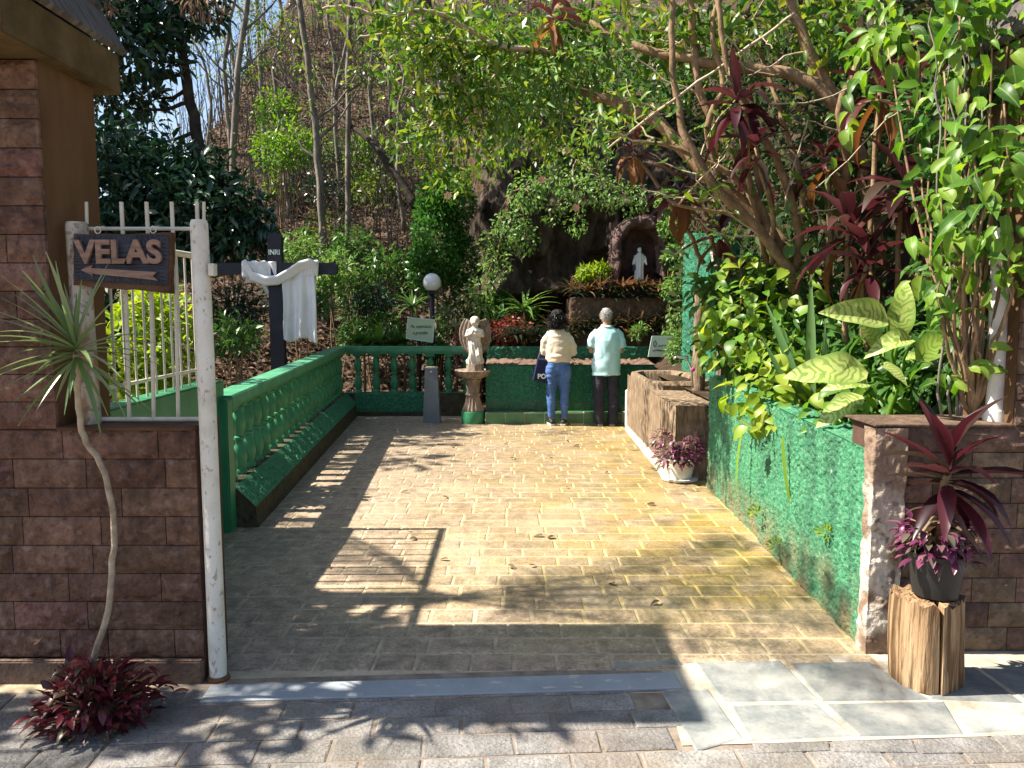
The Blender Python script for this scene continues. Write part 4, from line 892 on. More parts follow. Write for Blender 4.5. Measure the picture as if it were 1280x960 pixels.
for s_ in (-1, 1):
    mb = MB()
    def wing(u, v):
        zz = .36 + .56 * v; wd = .02 + .19 * max(0, math.sin(math.pi * (v ** .9 * .78 + .02))); x = s_ * (.05 + u * wd + .05 * (1 - v)); y = .09 + .03 * math.sin(u * 18) * .25 + u * .05
        return S(x, y, zz + .05 * u * (v > .4))
    mb.grid(wing, 16, 18, flip=s_ > 0); o = mb.build('wing', M_WING, an, True); m = o.modifiers.new('s', 'SOLIDIFY'); m.thickness = .014

# ------------------------------------------------------------------ grotto and statue of Mary
YG = 11.4
gl = thing('grotto_ledge', 'rough brown plastered ledge wall carrying the grotto and bromeliads', 'ledge', (1.8, YG, 0))
a, b = P(713, 372, YG), P(866, 372, YG)
MB().box((a.x, YG + .02, .3), (b.x, YG + .9, a.z - .02)).build('core', M_BPLASTER, gl)
stucco('plaster_face', (a.x, YG + .01, .5), (b.x - a.x, 0, 0), (0, 0, a.z - .5), (0, -1, 0), 110, 70, .04, 14, M_BPLASTER, gl, 21)
stucco('plaster_top', (a.x, YG + .0, a.z - .01), (b.x - a.x, 0, 0), (0, .9, 0), (0, 0, 1), 60, 34, .04, 10, M_GROTTO, gl, 22)
gt = thing('grotto', 'arched purple-brown stone grotto niche sheltering a white statue', 'grotto', (P(797, 348, YG).x, YG, a.z))
gc = P(797, 350, YG + .2); gx, gz = gc.x + .02, gc.z
MB().box((gx - .5, YG + .06, a.z - .03), (gx + .48, YG + .6, gz), .03).build('sill', M_GROTTO, gt)
arch = []
for k in range(26):
    t_ = k / 25; ang = math.pi * (1 - t_)
    if t_ < .3: px, pz = -.34, t_ / .3 * .5
    elif t_ > .7: px, pz = .34, (1 - t_) / .3 * .5
    else: an_ = math.pi * (1 - (t_ - .3) / .4); px, pz = .34 * math.cos(an_), .5 + .36 * math.sin(an_)
    arch.append(Vector((gx + px, YG + .28, gz + pz)))
u_, v_, f_ = npgrid(100, 28)
ai = np.array([tuple(p) for p in arch]); tt = u_ * 25; i0 = np.minimum(tt.astype(int), 24); fr = (tt - i0)[:, None]; cen_ = ai[i0] * (1 - fr) + ai[i0 + 1] * fr
mid = np.array([gx, YG + .28, gz + .45]); outd = nrm((cen_ - mid) * np.array([1, 0, 1])); th_ = v_ * 2 * math.pi
V = cen_ + outd * (np.cos(th_) * .085)[:, None] + np.array([0, 1, 0]) * (np.sin(th_) * .24)[:, None]
no_ = nrm(outd * np.cos(th_)[:, None] + np.array([0, 1, 0]) * np.sin(th_)[:, None]); V = V + no_ * (fbm(V * 5, 3, 77) * .07 + np.abs(vnoise(V * 13, 79)) * .05)[:, None]
npmesh('arch', V, f_, M_GROTTO, gt, True)
mb = MB(); MB().box((gx - .4, YG + .5, gz - .02), (gx + .4, YG + .58, gz + .88)).build('back_wall', M_GROTTO, gt)
YM = YG + .22; mb_ = P(799, 347, YM); mt = P(799, 309, YM); H = mt.z - gz
ms = thing('statue', 'small white Virgin statue with blue mantle standing inside the grotto', 'statue', (mb_.x, YM, gz))
mx_ = mb_.x
E = lambda x, y, z, rx, ry: (mx_ + x * H, YM + y * H, gz + z * H, rx * H, ry * H)
mb = MB().ell([E(0, 0, 0.005, .17, .13), E(0, 0, .1, .155, .12), E(0, 0, .35, .135, .11), E(0, 0, .55, .15, .115), E(0, 0, .70, .145, .105), E(0, 0, .79, .11, .085), E(0, 0, .83, .05, .05), E(0, 0, .86, .045, .045)])
mb.sphere((mx_, YM - .01 * H, gz + .915 * H), .07 * H, 14, 10, (1, 1, 1.2))
for s_ in (-1, 1): mb.tube([(mx_ + s_ * .13 * H, YM, gz + .74 * H), (mx_ + s_ * .17 * H, YM - .05 * H, gz + .56 * H), (mx_ + s_ * .21 * H, YM - .13 * H, gz + .46 * H)], [.05 * H, .055 * H, .025 * H], 8)
r = smoothmesh(mb, .007, 2, lambda co: .004 * np.sin((co[:, 0] - mx_) * 150), parent_off(ms), 'gown'); r.materials.append(surf('statue_white', [(.6, .62, .66), (.72, .73, .75)], 6, .6, 0)); link('gown', r, ms)
mb = MB().ell([E(-.08, .05, .28, .12, .10), E(-.07, .05, .5, .13, .11), E(-.04, .045, .72, .14, .1), E(0, .04, .82, .09, .08), E(0, .03, .93, .085, .085), E(0, .03, 1.0, .05, .05)])
r = smoothmesh(mb, .007, 2, None, parent_off(ms), 'mantle'); r.materials.append(surf('statue_blue', [(.03, .05, .14), (.08, .11, .24)], 6, .6, 0)); link('mantle', r, ms)

# ------------------------------------------------------------------ people
M_SKIN = surf('skin', [(.36, .19, .12), (.44, .25, .165)], 6, .55, .1, 60, .3)
def fabric(name, a, b, scale=8, rough=.9, bump=.25, bs=180): return surf(name, [a, b], scale, rough, bump, bs, .15)
def folds(c, amp, horiz=1.0, seed=0):
    def d(co):
        p = (co - np.array(c)); q = np.stack([p[:, 0] * 5 + 2.0 * p[:, 2], p[:, 1] * 4, p[:, 2] * 15 * horiz], -1)
        q2 = np.stack([p[:, 0] * 13 - 3 * p[:, 2], p[:, 1] * 9, p[:, 2] * 5], -1)
        return amp * (np.abs(fbm(q, 2, seed)) * 1.4 - .3 + .6 * fbm(q2, 2, seed + 5))
    return d
def person(label, foot, H, male):
    t = thing('person', label, 'person', foot); fx, fy = foot[0], foot[1]; s = H / 1.66; z0 = .009
    p = lambda x, y, z: (fx + x * s, fy + y * s, z0 + z * s)
    e = lambda x, y, z, rx, ry: (fx + x * s, fy + y * s, z0 + z * s, rx * s, ry * s)
    def put(name, mb, voxel, mat, it=3, disp=None):
        r = smoothmesh(mb, voxel, it, disp, parent_off(t), name); r.materials.append(mat); return link(name, r, t)
    lx = .095 if male else .088
    # body: one continuous skin mesh (head, neck, torso, arms with hands, legs)
    b = MB(); b.ell([e(0, 0, .84, .14, .1), e(0, 0, .96, .14, .1), e(0, 0, 1.08, .13, .09), e(0, 0, 1.26, .135, .085), e(0, 0, 1.34, .10, .065), e(0, .0, 1.41, .06, .06), e(0, .01, 1.5, .055, .058)])
    hx, hy = (-.01, .03)
    b.sphere(p(hx, hy + .005, 1.565), .088 * s, 20, 16, (.86, 1.02, 1.12)); b.sphere(p(hx, hy + .035, 1.515), .062 * s, 16, 10, (.95, 1, 1.0))
    b.sphere(p(hx, hy + .112, 1.535), .016 * s, 8, 6, (.8, 1.2, 1.3))
    for q in (-1, 1):
        b.sphere(p(hx + q * .078, hy + .0, 1.545), .026 * s, 10, 8, (.45, .8, 1.25))
        sx_, sz_ = (.15, 1.335) if male else (.105, 1.31)
        b.tube([p(q * sx_, 0, sz_), p(q * (.195 if male else .175), -.0, 1.2), p(q * .215, .0, 1.06), p(q * .19, .11, 1.075), p(q * .11, .24, 1.17)], [.042 * s, .044 * s, .040 * s, .036 * s, .026 * s], 12)
        h0 = Vector(p(q * .11, .24, 1.17)); dirh = (Vector(p(q * .03, .30, 1.24)) - h0).normalized(); b.tube([h0, h0 + dirh * .05 * s, h0 + dirh * .09 * s], [(.024 * s, .032 * s), (.02 * s, .04 * s), (.014 * s, .036 * s)], 10)
        sd_ = dirh.cross(Vector((0, 1, 0))).normalized()
        for fi in range(4):
            st_ = h0 + dirh * .085 * s + sd_ * (.027 - .018 * fi) * s; ln = (.062, .072, .068, .052)[fi] * s
            b.tube([st_, st_ + dirh * ln * .5, st_ + dirh * ln * .9 + Vector((-q * .012, .01, 0)) * s], [.0085 * s, .008 * s, .0065 * s], 6)
        th = h0 + dirh * .02 * s + sd_ * .03 * s; b.tube([th, th + (dirh * .5 + sd_ * .6) * .04 * s, th + (dirh * .9 + sd_ * .5) * .06 * s], [.011 * s, .0095 * s, .007 * s], 6)
        b.tube([p(q * lx, 0, .86), p(q * lx, .0, .47), p(q * lx, -.01, .3), p(q * lx, -.01, .07)], [.08 * s, .052 * s, .05 * s, .036 * s], 12)
    put('body', b, .0095, M_SKIN, 2)
    # eyes and lips face the shrine
    for q in (-1, 1): MB().sphere(p(hx + q * .03, hy + .088, 1.562), .010 * s, 8, 6).build('eye', M_INK, t)
    # shoes
    for q in (-1, 1):
        m = MB(); yaw = q * .16
        def sp(a, bb, z): return p(q * lx + a * math.cos(yaw) + bb * math.sin(yaw), bb * math.cos(yaw) - a * math.sin(yaw) - .01, z)
        m.loft([[sp(w_ * math.cos(i * math.pi / 8), yy, max(.016, hh * (.5 + .5 * math.sin(i * math.pi / 8)) if True else 0)) for i in range(16)] for yy, w_, hh in ((-.085, .03, .05), (-.075, .037, .075), (-.03, .04, .095), (.03, .042, .085), (.09, .048, .06), (.15, .042, .05), (.175, .02, .035))])
        r = smoothmesh(m, .007, 2, None, parent_off(t), 'shoe'); r.materials.append(M_BLACK if male else M_BLACK); o = link('shoe', r, t)
        m = MB(); pts = [(w_ * sgn, yy) for sgn, seq in ((-1, ((-.088, .028), (-.06, .041), (.0, .044), (.09, .051), (.15, .045), (.18, .02))), (1, ((.18, .02), (.15, .045), (.09, .051), (.0, .044), (-.06, .041), (-.088, .028)))) for yy, w_ in seq]
        m.loft([[sp(a, bb, z) for a, bb in pts] for z in (0.0, .022)]); m.build('sole', M_CERAMIC if not male else M_GREY, o)
    # trousers
    m = MB()
    for q in (-1, 1):
        if male: seq = [(.035, .078, .088), (.09, .074, .085), (.3, .078, .085), (.47, .082, .085), (.62, .088, .095), (.72, .086, .092), (.80, .076, .082), (.88, .07, .08)]
        else: seq = [(.10, .052, .056), (.18, .054, .06), (.34, .066, .076), (.47, .066, .072), (.62, .086, .096), (.78, .102, .122), (.86, .095, .12)]
        m.ell([e(q * (lx + .002 + (.004 if z < .5 else 0)), -.012 + (-.012 if z > .75 else 0), z, a_, b_) for z, a_, b_ in seq], 20)
    pk_ = .83 if male else 1.0
    m.ell([e(0, -.008, .76, .12 * pk_, .1 * pk_), e(0, -.012, .82, .178 * pk_, .128 * pk_), e(0, -.012, .9, .18 * pk_, .13 * pk_), e(0, 0, 1.0, .165 * pk_, .115 * pk_)])
    put('trousers', m, .011, fabric('dark_trousers', (.022, .022, .034), (.04, .04, .055)) if male else fabric('blue_jeans', (.035, .085, .24), (.10, .19, .42), 5, .85, .35), 2, folds(foot, .012 if male else .016, 1.0, 3))
    if male:
        m = MB(); m.ell([e(0, -.01, .72, .205, .142), e(0, -.01, .78, .203, .142), e(0, -.005, .92, .198, .14), e(0, -.005, 1.08, .195, .135), e(0, -.008, 1.22, .203, .128), e(0, -.005, 1.33, .185, .105), e(0, 0, 1.385, .13, .085), e(0, .002, 1.425, .07, .07)], 28)
        for q in (-1, 1): m.tube([p(q * .12, 0, 1.345), p(q * .175, 0, 1.295), p(q * .203, -.005, 1.22), p(q * .22, .0, 1.12)], [.062 * s, .064 * s, .066 * s, .07 * s], 14)
        put('shirt', m, .011, fabric('light_blue_shirt', (.38, .64, .69), (.46, .71, .75), 3), 3, folds(foot, .014, .5, 9))
        m = MB(); m.tube([p(.068 * math.cos(a), .004 + .07 * math.sin(a), 1.43 + .012 * math.sin(a)) for a in [2 * math.pi * i / 20 for i in range(21)]], [(.008 * s, .024 * s)] * 21, 8, False); m.build('collar', fabric('collar_blue', (.38, .64, .69), (.46, .71, .75), 3), t, True)
        m = MB(); m.sphere(p(hx, hy - .008, 1.585), .0925 * s, 20, 14, (.88, 1.0, 1.02)); m.sphere(p(hx, hy - .03, 1.535), .066 * s, 16, 10, (1.05, .9, 1.0))
        put('hair', m, .008, surf('grey_hair', [(.12, .11, .105), (.3, .28, .265), (.46, .44, .42)], 40, .8, .8, 160, .2), 1, lambda co: .003 * vnoise(co * 90, 4))
    else:
        m = MB(); m.ell([e(0, -.01, .915, .185, .14), e(0, -.012, .96, .188, .142), e(0, -.005, 1.06, .185, .138), e(0, -.01, 1.2, .178, .128), e(0, -.005, 1.30, .155, .108), e(0, 0, 1.37, .11, .085), e(0, .002, 1.415, .07, .065)], 28)
        for q in (-1, 1): m.tube([p(q * .105, 0, 1.325), p(q * .165, 0, 1.26), p(q * .198, -.005, 1.16), p(q * .222, .0, 1.05), p(q * .205, .1, 1.05), p(q * .12, .22, 1.14)], [.06 * s, .062 * s, .06 * s, .06 * s, .052 * s, .042 * s], 14)
        put('jacket', m, .011, fabric('cream_jacket', (.55, .47, .36), (.64, .56, .45), 4), 3, folds(foot, .016, 1.0, 15))
        m = MB(); m.sphere(p(hx, hy - .012, 1.57), .108 * s, 20, 14, (1.02, 1.0, 1.02)); m.sphere(p(hx - .01, hy - .05, 1.47), .105 * s, 18, 12, (1.12, .75, 1.15)); m.sphere(p(hx + .055, hy - .03, 1.45), .07 * s, 12, 8); m.sphere(p(hx - .07, hy - .03, 1.44), .072 * s, 12, 8); m.sphere(p(hx, hy - .06, 1.39), .07 * s, 12, 8, (1.2, .6, 1))
        put('hair', m, .009, surf('black_hair', [(.004, .0035, .004), (.012, .010, .011)], 30, .6, .9, 120, .2), 1, lambda co: .010 * fbm(co * 38, 2, 4) + .004 * vnoise(co * np.array([120, 120, 30]), 5))
    if not male:
        hd = nrm(rng.normal(size=(900, 3)) * np.array([1, 1, .8]) + np.array([0, -.25, .1])); hp_ = np.array(p(hx, hy - .015, 1.53)) + hd * np.array([.112, .105, .14]) * s
        cloud('hair_strands', hp_, hd * .5 + np.array([0, -.1, -1.0]) + rng.normal(size=hd.shape) * .15, .10 * s, .10, surf('black_strand', [(.006, .005, .006), (.02, .017, .018)], 30, .4, 0, 1, .4), t, T_STRAP, .2)
    else:
        hd = nrm(rng.normal(size=(500, 3)) + np.array([0, -.4, .6])); hp_ = np.array(p(hx, hy - .008, 1.578)) + hd * np.array([.082, .094, .094]) * s
        cloud('hair_strands', hp_, hd * .4 + np.array([0, -.2, -.8]) + rng.normal(size=hd.shape) * .25, .03 * s, .16, surf('grey_strand', [(.2, .19, .18), (.5, .48, .46)], 30, .6, 0, 1, .3), t, T_SMALL, .2)
    return t
fm = G(757, 532); fwm = G(697, 531.5)
person('grey-haired man in a light blue shirt and dark trousers seen from behind', (fm.x, fm.y, 0), 1.545, True)
person('dark-haired woman in a cream jacket and blue jeans seen from behind', (fwm.x, fwm.y, 0), 1.525, False)
tb = thing('tote_bag', 'navy tote bag with white letters hanging from the woman\'s left side', 'bag', (fwm.x - .22, fwm.y, .6))
q = [P(672, 447, fwm.y), P(684, 449, fwm.y), P(686, 480, fwm.y), P(666, 474, fwm.y)]
mb = MB(); cxb = sum(p.x for p in q) / 4; czb = sum(p.z for p in q) / 4
mb.loft([[((p.x - cxb) * sc + cxb, fwm.y + yy, (p.z - czb) * sc + czb) for p in q] for yy, sc in ((-.075, .9), (-.06, 1.0), (.0, 1.03), (.03, .95))]); bgb = mb.build('bag_body', fabric('navy_canvas', (.012, .014, .05), (.025, .028, .08)), tb)
mb = MB(); mb.tube([q[0] + Vector((.01, -.03, 0)), P(678, 432, fwm.y), P(683, 418, fwm.y) + Vector((0, .03, 0)), P(686, 440, fwm.y) + Vector((0, .05, 0))], .010, 6); mb.build('strap', fabric('strap_canvas', (.10, .05, .10), (.2, .1, .18)), tb)
pc = P(677, 470, fwm.y); text('lettering', 'PO', .085, M_SIGNW, bgb, (pc.x, fwm.y - .079, pc.z), .002, bold=.003)

# ------------------------------------------------------------------ log stump with black pot
c = G(1172, 868); lx0, ly0 = c.x, c.y + .115
lg = thing('log_stump', 'upright split log stump used as a plant stand before the peeling wall end', 'stump', (lx0, ly0, 0))
zl = P(1165, 745, ly0).z
def fb1(a, b, s): return float(fbm(np.array([[a, b, 0.0]]), 2, s)[0])
for h_ in (0, 1):
    nu, nv = 26, 34; vs_ = []
    for j in range(nv + 1):
        for i in range(nu + 1):
            if i <= 20:
                a = (R(96) if h_ == 0 else R(-84)) + math.pi * i / 20 + R(-10)
                zz = j / nv; grv = .010 * fb1(a * 4.2, zz * 1.2, 3) + .006 * fb1(a * 14, zz * 1.6, 5) + .003 * fb1(a * 33, zz * 2.5, 7)
                rad = .137 * (1 - .05 * zz + .03 * math.sin(zz * 3 + h_)) + grv + .012 * math.sin(a * 3 + 1)
                x_, y_ = rad * math.cos(a), rad * .92 * math.sin(a)
            else:
                a0 = (R(96) if h_ == 0 else R(-84)) + math.pi + R(-10); a1 = a0 - math.pi; f = (i - 20) / 6
                x_ = (math.cos(a0) * (1 - f) + math.cos(a1) * f) * .13; y_ = (math.sin(a0) * (1 - f) + math.sin(a1) * f) * .12
                zz = j / nv
            ox = (-.007 if h_ == 0 else .007) * (.6 + .8 * j / nv)
            top = zl + .012 * math.sin(i * 2.1) - (.0 if h_ == 0 else .004); vs_.append((lx0 + x_ + ox + .01 * (1 - j / nv), ly0 + y_, .006 + (top - .006) * j / nv))
    mb = MB(); fs = []
    for j in range(nv):
        for i in range(nu + 1):
            i2 = (i + 1) % (nu + 1); fs.append((j * (nu + 1) + i, j * (nu + 1) + i2, (j + 1) * (nu + 1) + i2, (j + 1) * (nu + 1) + i))
    fs.append(tuple(nv * (nu + 1) + i for i in range(nu + 1))); mb.add(vs_, fs); mb.build('log_half', M_LOG, lg, sharp=50)
bp = thing('plant_pot', 'black plastic plant pot standing on the log stump', 'pot', (lx0 + .02, ly0, zl))
pz = zl + .008
MB().lathe([(.082, 0), (.088, .004), (.112, .17), (.118, .172), (.119, .19), (.112, .191), (.106, .16), (.02, .155)], (lx0 + .03, ly0, pz), 32).build('pot_wall', M_BLACK, bp, sharp=40)
# white pot with purple plant on the floor
c = G(850, 604); wx, wy = c.x + .02, c.y + .12
fp_ = thing('plant_pot', 'white weathered flower pot on a saucer at the basin corner', 'pot', (wx, wy, .006))
MB().lathe([(.15, .008), (.165, .012), (.17, .03), (.14, .03)], (wx, wy, 0), 28).build('saucer', M_CERAMIC, fp_, sharp=40)
MB().lathe([(.105, .03), (.11, .034), (.138, .185), (.148, .19), (.15, .21), (.14, .212), (.13, .19), (.02, .185)], (wx, wy, 0), 28).build('pot_wall', M_CERAMIC, fp_, sharp=40)
# little white pot in front of the tall green wall
c = P(898, 333, 8.2)
hp = thing('plant_pot', 'small white pot perched high by the tall green wall', 'pot', c)
MB().lathe([(.06, 0), (.065, .005), (.085, .13), (.092, .132), (.09, .15), (.08, .15), (.02, .12)], c, 20).build('pot_wall', M_CERAMIC, hp, sharp=40)
MB().box((c.x - .12, 8.1, c.z - .03), (c.x + .16, 8.3, c.z - .001), .01).build('shelf', M_FAUXWOOD, hp)
MB().tube([(c.x + .05, 8.2, .7), (c.x + .05, 8.2, c.z - .02)], .04, 10).build('shelf_post', M_FAUXWOOD, hp)
# white pipe on the right wall
pp = thing('pipe', 'white grimy vertical pipe standing on the dark stone wall under the climber', 'pipe', P(1246, 530, 3.55))
a_, b_ = P(1243, 528, 3.55), P(1252, 285, 3.55)
MB().tube([a_, a_ + Vector((0, 0, .06)), a_ + Vector((.0, 0, .061)), a_.lerp(b_, .5), b_], [.052, .05, .04, .04, .039], 20).build('tube', M_PVC, pp, sharp=40)
# ================================================================== vegetation
def hz(x, y): return float(hill_h(np.array([x]), np.array([y]))[0])
def bzz(x, y): return float(bank_h(np.array([x]), np.array([y]))[0])
def pathv(pts, n=4, wob=0.02):
    """smooth polyline through world points with a little wobble"""
    out = []; m = len(pts)
    for i in range(m - 1):
        p0, p1, p2, p3 = pts[max(i - 1, 0)], pts[i], pts[i + 1], pts[min(i + 2, m - 1)]
        for k in range(n):
            t = k / n; out.append(0.5 * ((2 * p1) + (p2 - p0) * t + (2 * p0 - 5 * p1 + 4 * p2 - p3) * t * t + (3 * p1 - p0 - 3 * p2 + p3) * t ** 3) + Vector((random.uniform(-wob, wob), random.uniform(-wob, wob), random.uniform(-wob, wob))) * (1 if i or k else 0))
    return out + [pts[-1]]
def limb(mb, pts, r0, r1, n=8, wob=0.015, seg=4):
    q = pathv([Vector(p) for p in pts], seg, wob); mb.tube(q, [r0 + (r1 - r0) * k / (len(q) - 1) for k in range(len(q))], n, True, .06); return q
def plant(name, label, cat, cl_, n, size, wid, mat, T=T_SMALL, base=None, stemmat=None, group=None, out=.6, down=.15, upb=.55, shell=.35, part='foliage', smin=.6):
    """cl_: list of (px,py,Y,rx,ry,rz metres)"""
    C = [P(c[0], c[1], c[2]) for c in cl_]; rad = [tuple(c[3:6]) if len(c) >= 6 else (c[3],) * 3 for c in cl_]
    c0 = C[0]
    if base is None: base = Vector((c0.x, c0.y, c0.z - rad[0][2]))
    t = thing(name, label, cat, base, group)
    pts, d = clumps([tuple(c) for c in C], rad, n, shell)
    dirs = d * out + rng.normal(size=d.shape) * .6 + np.array([0, 0, -down])
    cloud(part, pts, dirs, size * (smin + (1.4 - smin) * rng.random(n)), wid, mat, t, T, upb)
    mb = MB()
    for c, r in zip(C[:14], rad):
        mid = (Vector(base) + c) / 2 + Vector((random.uniform(-.1, .1), random.uniform(-.1, .1), .05))
        limb(mb, [base, mid, c], max(.008, .02 * r[0] / .5), .005, 5)
    mb.build('stem', stemmat or M_BARK, t, True)
    return t
# ---- leaf litter and dry twigs on the slope (countless)
n = 42000
lx_ = rng.uniform(-8.5, 0.3, n); ly_ = 11.6 + rng.random(n) ** 1.5 * 14; k_ = ~((ly_ < 13.4) & (lx_ > -.5)); lx_, ly_ = lx_[k_], ly_[k_]
n2 = 9000; lx_ = np.concatenate([lx_, rng.uniform(-7, -2.75, n2)]); ly_ = np.concatenate([ly_, rng.uniform(6.8, 12, n2)])
pts = np.stack([lx_, ly_, hill_h(lx_, ly_) + .012 + .03 * rng.random(len(lx_))], -1)
dl = rng.normal(size=pts.shape) * np.array([1, 1, .35])
stuff(cloud('leaf_litter', pts, dl, .09 * (.6 + .8 * rng.random(len(pts))), .55, L_DRY, None, T_SMALL, .45), 'dry brown fallen leaves covering the hillside', 'leaves')
mb = MB()
for k in range(850):
    x = random.uniform(-8.5, 1.5); y = random.uniform(13.8, 25)
    z = hz(x, y)
    if z < .3: continue
    h = random.uniform(.8, 3.2); a = random.uniform(-.22, .22)
    p0 = Vector((x, y, z - .05)); p2 = p0 + Vector((a * h, random.uniform(-.15, .15) * h, h)); p1 = (p0 + p2) / 2 + Vector((random.uniform(-.12, .12), 0, 0))
    r = random.uniform(.006, .02); mb.tube([p0, p1, p2], [r, r * .8, r * .4], 4)
    for b in range(random.randint(1, 3)):
        f = random.uniform(.4, .9); q = p0.lerp(p2, f); mb.tube([q, q + Vector((random.uniform(-.5, .5), random.uniform(-.2, .2), random.uniform(.2, .6)))], [r * .5, r * .25], 4)
stuff(mb.build('undergrowth_twigs', surf('dull_twig', [(.05, .04, .03), (.1, .08, .062), (.17, .14, .11)], 6, .9, 0)), 'thin bare grey saplings and twigs crowding the slope', 'twigs')
n = 11000
x_ = rng.uniform(-8.5, 0.5, n); y_ = rng.uniform(13.6, 25, n); pts = np.stack([x_, y_, hill_h(x_, y_) + rng.random(n) ** 1.6 * 3.4], -1)
pk = fbm(pts * .55, 2, 61) > .08; pts = pts[pk]
stuff(cloud('sparse_leaves', pts, rng.normal(size=pts.shape) + np.array([0, 0, -.3]), .11 * (.6 + .8 * rng.random(len(pts))), .4, leafmat('dull_sapling_leaf', [(.035, .055, .018), (.065, .085, .025), (.13, .12, .04), (.12, .08, .04)], .5, .4), None, T_SMALL, .4), 'sparse yellow-green leaves on the slope saplings', 'leaves')

# ---- individual trees on the slope
def slope_tree(label, pix, Y, r0, r1, mat, crown=None, nb=5, nleaf=260, lm=None):
    pts = [P(px, py, Y) for px, py in pix]; b = pts[0].copy(); 
    zg = hz(b.x, Y); 
    if b.z > zg: pts = [Vector((b.x, Y, zg - .1))] + pts
    b = pts[0]
    t = thing('slope_tree', label, 'tree', b, 'slender trees on the leaf-littered slope'); mb = MB(); q = limb(mb, pts, r0, r1, 10, .02); mb.build('trunk', mat, t, True)
    mb = MB(); tips = []
    for k in range(nb):
        s_ = q[int(len(q) * random.uniform(.5, .97))]; sg_ = random.choice((-1, 1)); L_ = random.uniform(.6, 1.5)
        e_ = s_ + Vector((sg_ * L_ * .6, random.uniform(-.3, .3), L_ * .8)); limb(mb, [s_, (s_ + e_) / 2 + Vector((sg_ * .08, 0, -.05)), e_], r1 * .6, .006, 5)
        for m_ in range(3):
            f = s_.lerp(e_, random.uniform(.4, 1)); e2 = f + Vector((random.uniform(-.5, .5), random.uniform(-.2, .2), random.uniform(.0, .5))); mb.tube([f, e2], [.008, .004], 4); tips.append(e2)
        tips.append(e_)
    mb.build('limb', mat, t, True)
    p_, d_ = clumps([tuple(x) for x in tips], [.32] * len(tips), nleaf, .5)
    cloud('crown', p_, d_ + np.array([0, 0, -.5]), .10 * (.6 + .8 * rng.random(nleaf)), .4, lm or L_OVER, t, T_SMALL, .4)
slope_tree('pale slender leaning trunk rising against the sky beside its twin', [(292, 205), (296, 120), (301, 60), (312, -20)], 15.5, .07, .05, M_GBARK)
slope_tree('thin pale wavy trunk rising against the sky beside its twin', [(290, 200), (283, 130), (282, 70), (295, -10)], 15.8, .05, .035, M_GBARK)
slope_tree('straight mottled trunk rising out of the cross side of the slope', [(404, 305), (398, 200), (388, 100), (372, -10)], 14.2, .075, .05, M_GBARK, nb=6, nleaf=300)
slope_tree('thin upright brown trunk on the slope above the dark cross', [(434, 320), (435, 200), (435, 90), (438, -10)], 14.6, .06, .04, M_GBARK)
slope_tree('thin grey trunk high on the slope with sparse leaves', [(330, 190), (327, 110), (322, 30), (318, -20)], 18, .06, .04, M_GBARK)
slope_tree('grey twisted trunk high on the slope near the overhanging branches', [(470, 190), (462, 110), (468, 40), (458, -20)], 18.5, .06, .04, M_GBARK)
slope_tree('thin leaning trunk high on the slope half hidden by saplings', [(350, 160), (343, 90), (352, 30), (347, -20)], 20, .055, .04, M_GBARK)
slope_tree('slim bare trunk high on the slope with forked top', [(415, 150), (418, 80), (410, 20), (416, -20)], 20.5, .05, .035, M_GBARK)
for k, (px, Y, w_) in enumerate(((262, 19, 'a bent tip'), (305, 22, 'a straight tip'), (338, 23, 'a forked tip'), (362, 17, 'a curved lower stem'), (383, 24, 'a pale bark'), (425, 17.5, 'a slight lean'), (452, 23, 'a crooked middle'), (490, 20, 'a leafy tip'), (505, 16.5, 'a dark lower stem'))):
    b0 = P(px, 300, Y); zg = hz(b0.x, Y); top = zg + random.uniform(3.5, 6); r_ = random.uniform(.03, .055)
    pts_ = [Vector((b0.x, Y, zg - .1)), Vector((b0.x + random.uniform(-.2, .2), Y, zg + (top - zg) * .4)), Vector((b0.x + random.uniform(-.4, .4), Y, zg + (top - zg) * .75)), Vector((b0.x + random.uniform(-.6, .6), Y, top))]
    t = thing('slope_tree', 'thin background tree on the slope with ' + w_, 'tree', pts_[0], 'slender trees on the leaf-littered slope'); mb = MB(); q = limb(mb, pts_, r_, r_ * .4, 7, .03); mb.build('trunk', M_GBARK, t, True)
    mb = MB(); tips = []
    for m_ in range(12):
        s_ = q[int(len(q) * random.uniform(.35, .98))]; e_ = s_ + Vector((random.uniform(-.8, .8), random.uniform(-.3, .3), random.uniform(.3, 1.0))); mb.tube([s_, (s_ + e_) / 2 + Vector((random.uniform(-.1, .1), 0, 0)), e_], [.014, .01, .005], 5); tips.append(tuple(e_))
    mb.build('limb', M_GBARK, t); p_, d_ = clumps(tips, [.3] * len(tips), 170, .5); cloud('crown', p_, d_ + np.array([0, 0, -.4]), .11, .4, L_OVER, t, T_SMALL, .4)
fl = thing('fallen_log', 'dark fallen trunk leaning diagonally down the leaf-littered slope', 'log', P(518, 255, 14.0))
mb = MB(); limb(mb, [P(520, 258, 14.0), P(490, 212, 14.2), P(462, 176, 14.4), P(425, 148, 14.8)], .09, .035, 9); limb(mb, [P(425, 148, 14.8), P(405, 128, 15), P(392, 118, 15)], .03, .012, 6); mb.build('bark', M_DBARK, fl, True)
